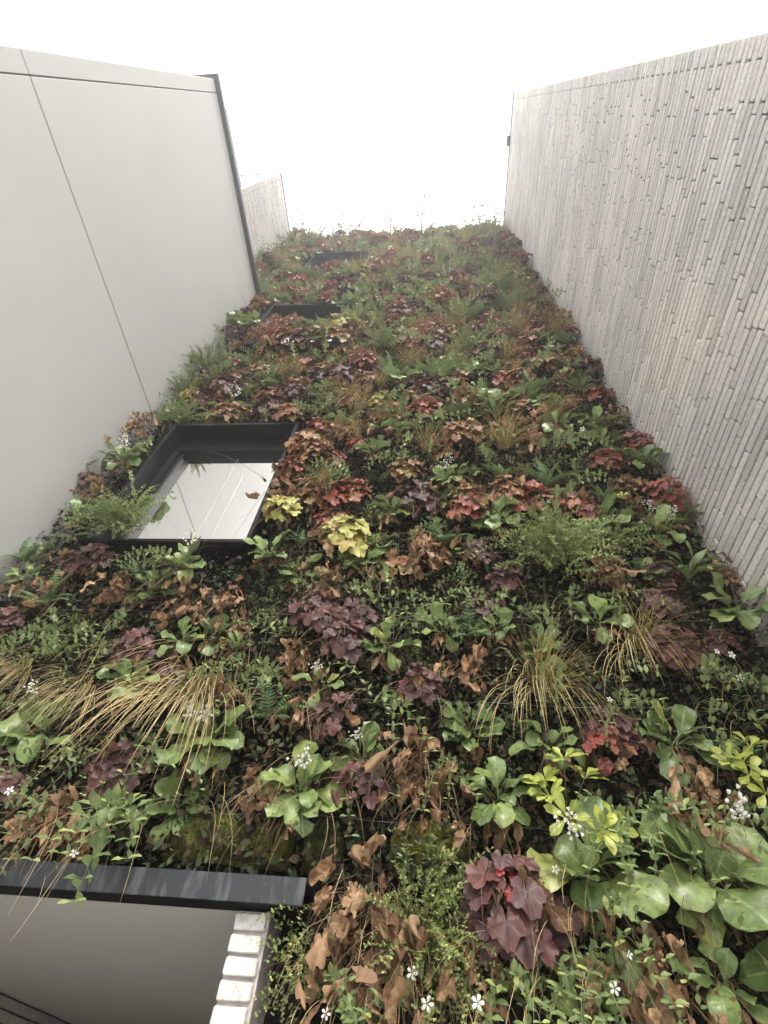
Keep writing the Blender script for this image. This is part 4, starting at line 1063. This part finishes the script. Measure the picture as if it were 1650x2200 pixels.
# ------------------------------------------------------------------ undergrowth between the plants: leaf litter, moss and fine roots
ru = np.random.default_rng(5)
def undergrowth(n):
    V = np.zeros((n, 4, 3)); z = CZ + .35 + (HG - CZ - .45)*ru.random(n)**1.5
    xl = np.where(z > HL, XL2, XL1); x = xl + (XR - xl)*ru.random(n); y = D - .02 - .11*ru.random(n)**1.3
    ok = np.ones(n, bool)
    for x0, x1, z0, z1 in WO: ok &= ~((x > x0 - .01) & (x < x1 + .01) & (z > z0 - .01) & (z < z1 + .01))
    ok &= ~((z < LZ1 + .03) & (x < LX1 + .02))
    c = np.stack([x, y, z], 1); d = ru.normal(size=(n, 3)); d[:, 1] = -np.abs(d[:, 1])*.8; d[:, 2] -= .4; d /= np.linalg.norm(d, axis=1)[:, None]
    a = np.cross(d, ru.normal(size=(n, 3))); a /= np.linalg.norm(a, axis=1)[:, None]; nn = np.cross(a, d)
    L = (.014 + .026*ru.random(n))[:, None]; W = L*(.18 + .25*ru.random(n))[:, None]
    V[:, 0] = c; V[:, 1] = c + d*L*.5 + a*W + nn*L*.12; V[:, 2] = c + d*L; V[:, 3] = c + d*L*.5 - a*W + nn*L*.12
    V = V[ok]; m_ = len(V); me = bpy.data.meshes.new('undergrowth')
    me.vertices.add(m_*4); me.vertices.foreach_set('co', V.reshape(-1).astype(np.float32)); me.loops.add(m_*4); me.loops.foreach_set('vertex_index', np.arange(m_*4, dtype=np.int32))
    me.polygons.add(m_); me.polygons.foreach_set('loop_start', np.arange(0, m_*4, 4, dtype=np.int32)); me.polygons.foreach_set('loop_total', np.full(m_, 4, dtype=np.int32))
    me.uv_layers.new(name='UVMap'); me.materials.append(M['litter']); me.update(); me.validate(); return me
o = link('undergrowth', undergrowth(120000)); tag(o, 'low leaf litter and tiny growth covering the planter felt', 'undergrowth', None, 'stuff')

# ------------------------------------------------------------------ moss cushions
rm = random.Random(8)
for i, (px, py, sx, sz, lb) in enumerate(((440, 1780, .15, .085, 'yellow-green moss cushion above the middle of the lintel'), (925, 1805, .14, .08, 'yellow-green moss cushion left of the big purple-brown coral bells'),
                                          (575, 1805, .08, .07, 'dark moss cushion above the right part of the lintel'), (690, 1805, .07, .08, 'dark moss cushion above the lintel end'))):
    v0 = at(px, py, D - .08); q = MB(); nu, nv = 40, 26; v = []; f = []; off = Vector((i*9.1, 3, 1))
    for a in range(nu):
        for b in range(nv):
            x, zz_ = -1 + 2*a/(nu-1), -1 + 2*b/(nv-1); rr2 = x*x + zz_*zz_
            h = max(0, 1 - rr2)**.5*.05 - .03*max(0, rr2 - .8) + .03*noise.noise(Vector((x*3, zz_*3, 0)) + off) + .018*noise.noise(Vector((x*11, zz_*11, 0)) + off)
            v.append((x*sx, -h, zz_*sz))
    for a in range(nu-1):
        for b in range(nv-1):
            k = a*nv + b; f.append((k, k+nv, k+nv+1, k+1))
    t = empty('moss_cushion', (v0.x, D - .03, v0.z)); tag(t, lb, 'moss', 'moss cushions on the planted wall')
    q.add(v, f, None, 0, None, True); q.build('cushion', M['moss'], t)
    tf = MB()
    for _ in range(2600):
        k = rm.randrange(len(v)); p = Vector(v[k]); 
        if p.y > -.012: continue
        p = p + Vector((rm.uniform(-.006, .006), .002, rm.uniform(-.006, .006))); d = Vector((rm.gauss(0, .6), -1, rm.gauss(0.1, .6))).normalized(); a_ = d.orthogonal().normalized(); l = rm.uniform(.004, .011)
        tf.add([p - a_*.0012, p + a_*.0012, p + d*l], [(0, 1, 2)])
    tag(tf.build('moss_tufts', M['moss'], t), kind='stuff')

# ------------------------------------------------------------------ steel wires in front of the felt
tw = empty('wire_trellis', (0, D - .07, LZ1)); tag(tw, 'thin steel wires strung across the lower planting', 'trellis'); Mi = Matrix.Translation(-tw.location)
for k in range(6):
    x = XL1 + .35 + k*.62; p = MB().tube([(x + .01*math.sin(zq), D - .075, zq) for zq in np.linspace((LZ1 + .02 if x < LX1 + .05 else 1.2), CZ + 3.2, 12)], .0009, 4).build('wire', M['wire'], tw); p.matrix_local = Mi
for k in range(5):
    zq = LZ1 + .22 + k*.47; x1_ = XR - .02
    if any(z0 - .05 < zq < z1 + .05 for x0, x1, z0, z1 in WO): x0_ = WX1 + .05
    else: x0_ = XL1 + .05
    p = MB().tube([(xx, D - .078, zq - .012*math.sin((xx - x0_)/(x1_ - x0_)*PI*6)**2) for xx in np.linspace(x0_, x1_, 25)], .0009, 4).build('wire', M['wire'], tw); p.matrix_local = Mi

# ------------------------------------------------------------------ long bare runners and seed stalks
rt = random.Random(55)
def runner(px, py, d, L, g, label, r0=.0016, mat='stem_brown', leaves=False, sc=1.0):
    v0 = at(px, py, D - .12); t = empty('dry_runner', (v0.x, D - .04, v0.z)); tag(t, label, 'stem', 'long bare stems on the planted wall')
    pts = gpath(Vector((0, -.02, 0)), Vector(d), L, g, 16, .06, rt); q = MB().tube(pts, r0, 4, 0, r0*.5); q.build('stem', M[mat], t)
    if leaves:
        sdm = MB()
        for k in range(26):
            p = pts[rt.randint(7, 16)] + Vector((rt.gauss(0, .018), rt.gauss(0, .018), rt.gauss(0, .018)))*sc; sdm.tube([pts[rt.randint(6, 15)].lerp(p, .8), p], .0007*sc, 3)
            w_ = .004*sc; sdm.add([p + Vector((0, .5*w_, w_)), p + Vector((w_, -w_, 0)), p - Vector((0, 0, w_)), p - Vector((w_, w_, 0))], [(0, 1, 2, 3)])
        tag(sdm.build('seed_head', M[mat], t), kind='stuff')
k = 0
for (px, py, d, L, g, lb) in ((860, 1190, (.9, -.5, -.1), .55, .9, 'long tan runner arching over the centre of the planting'), (700, 1210, (1, -.6, .3), .7, 1.0, 'long thin runner crossing below the yellow coral bells'),
        (1430, 1100, (.9, -.6, .1), .30, 1.0, 'bare stalk reaching out over the brick wall'), (990, 745, (.7, -.8, -.6), .45, 1.2, 'pale bare stem hanging left of the right-hand bergenia'),
        (560, 1010, (-.7, -.8, -.1), .45, .9, 'thin runner crossing in front of the low window glass'), (1240, 1290, (.9, -.7, .2), .5, 1.5, 'arching tan stalk above the hanging sedge'),
        (480, 690, (-.5, -.8, .8), .35, .3, 'bare twig against the white wall, upper one'), (270, 900, (-.5, -.8, .8), .4, .3, 'bare twig against the white wall left of the low window'),
        (1080, 1200, (.2, -.7, -.6), .5, 1.6, 'brown stalk hanging beside the bushy honeysuckle'), (640, 1480, (.4, -.7, -.5), .5, 1.5, 'brown stalk hanging left of the white-belled bergenia')):
    runner(px, py, d, L, g, lb, leaves=(k in (6, 7)))
    k += 1
for (px, py, L, lb) in ((905, 492, 1.1, 'tall seed stalk rising above the top of the planting'), (755, 505, .45, 'short twig above the left part of the top edge'), (838, 500, .5, 'short twig left of the tall seed stalk'),
                        (1035, 497, .6, 'leafy twig above the right part of the top edge'), (1065, 495, .55, 'twig at the top edge beside the brick wall'), (648, 512, .3, 'tiny twig at the left end of the top edge')):
    runner(px, py, (rt.uniform(-.15, .15), -.6, 1), L*1.1, .2, lb, .020, 'stem_brown', True, 7)
# loose white periwinkle flowers in the lower planting
for i, (px, py, lb) in enumerate(((160, 1833, 'white periwinkle flower just above the lintel'), (700, 2178, 'white periwinkle flower at the bottom edge left of centre'), (1275, 2088, 'white periwinkle flower below the chewed bergenia leaf'),
        (1272, 2150, 'white periwinkle flower near the bottom edge right of centre'), (1193, 1868, 'white periwinkle flower right of the purple-brown coral bells'), (1540, 1400, 'left one of the paired white flowers by the brick wall'), (1572, 1407, 'right one of the paired white flowers by the brick wall'),
        (1310, 1503, 'white flower between the two big sedges'), (885, 2090, 'white periwinkle flower beside the withered clump'), (1350, 2050, 'white periwinkle flower amid the lower right stems'))):
    v0 = at(px, py, D - .22); t = empty('periwinkle_flower', v0); tag(t, lb, 'flower', 'white periwinkle flowers')
    link('petals', LM['vincaflower#0'][2], t, orient(Vector((0, 0, 0)), Vector((1, .2, .3)), Vector((rt.uniform(-.6, .6), -1, rt.uniform(-.9, .3))), rt.uniform(.65, 1.0)))
    MB().tube(gpath(Vector((0, .01, -.005)), Vector((rt.uniform(-.3, .3), .9, -.6)), .14, .6, 6, .05, rt), .0008, 3).build('stalk', M['stem_green'], t)

# ------------------------------------------------------------------ thin added volume that imitates lens glare from the bright sky
hz = newmat('glare_veil'); t = hz[1]; t.nodes.remove(hz[2])
pv_ = N(t, 'ShaderNodeVolumePrincipled'); pv_.inputs['Color'].default_value = (0.90, 0.94, 1.0, 1); pv_.inputs['Density'].default_value = 0.012; pv_.inputs['Anisotropy'].default_value = 0.8
t.links.new(pv_.outputs[0], hz[3].inputs['Volume'])
o = MB().box(-31, 31, -31, 31, -1.6, HG + 1.6).build('glare_haze', hz[0]); tag(o, 'thin added veil imitating lens glare towards the sky', 'glare_haze', None, 'stuff')
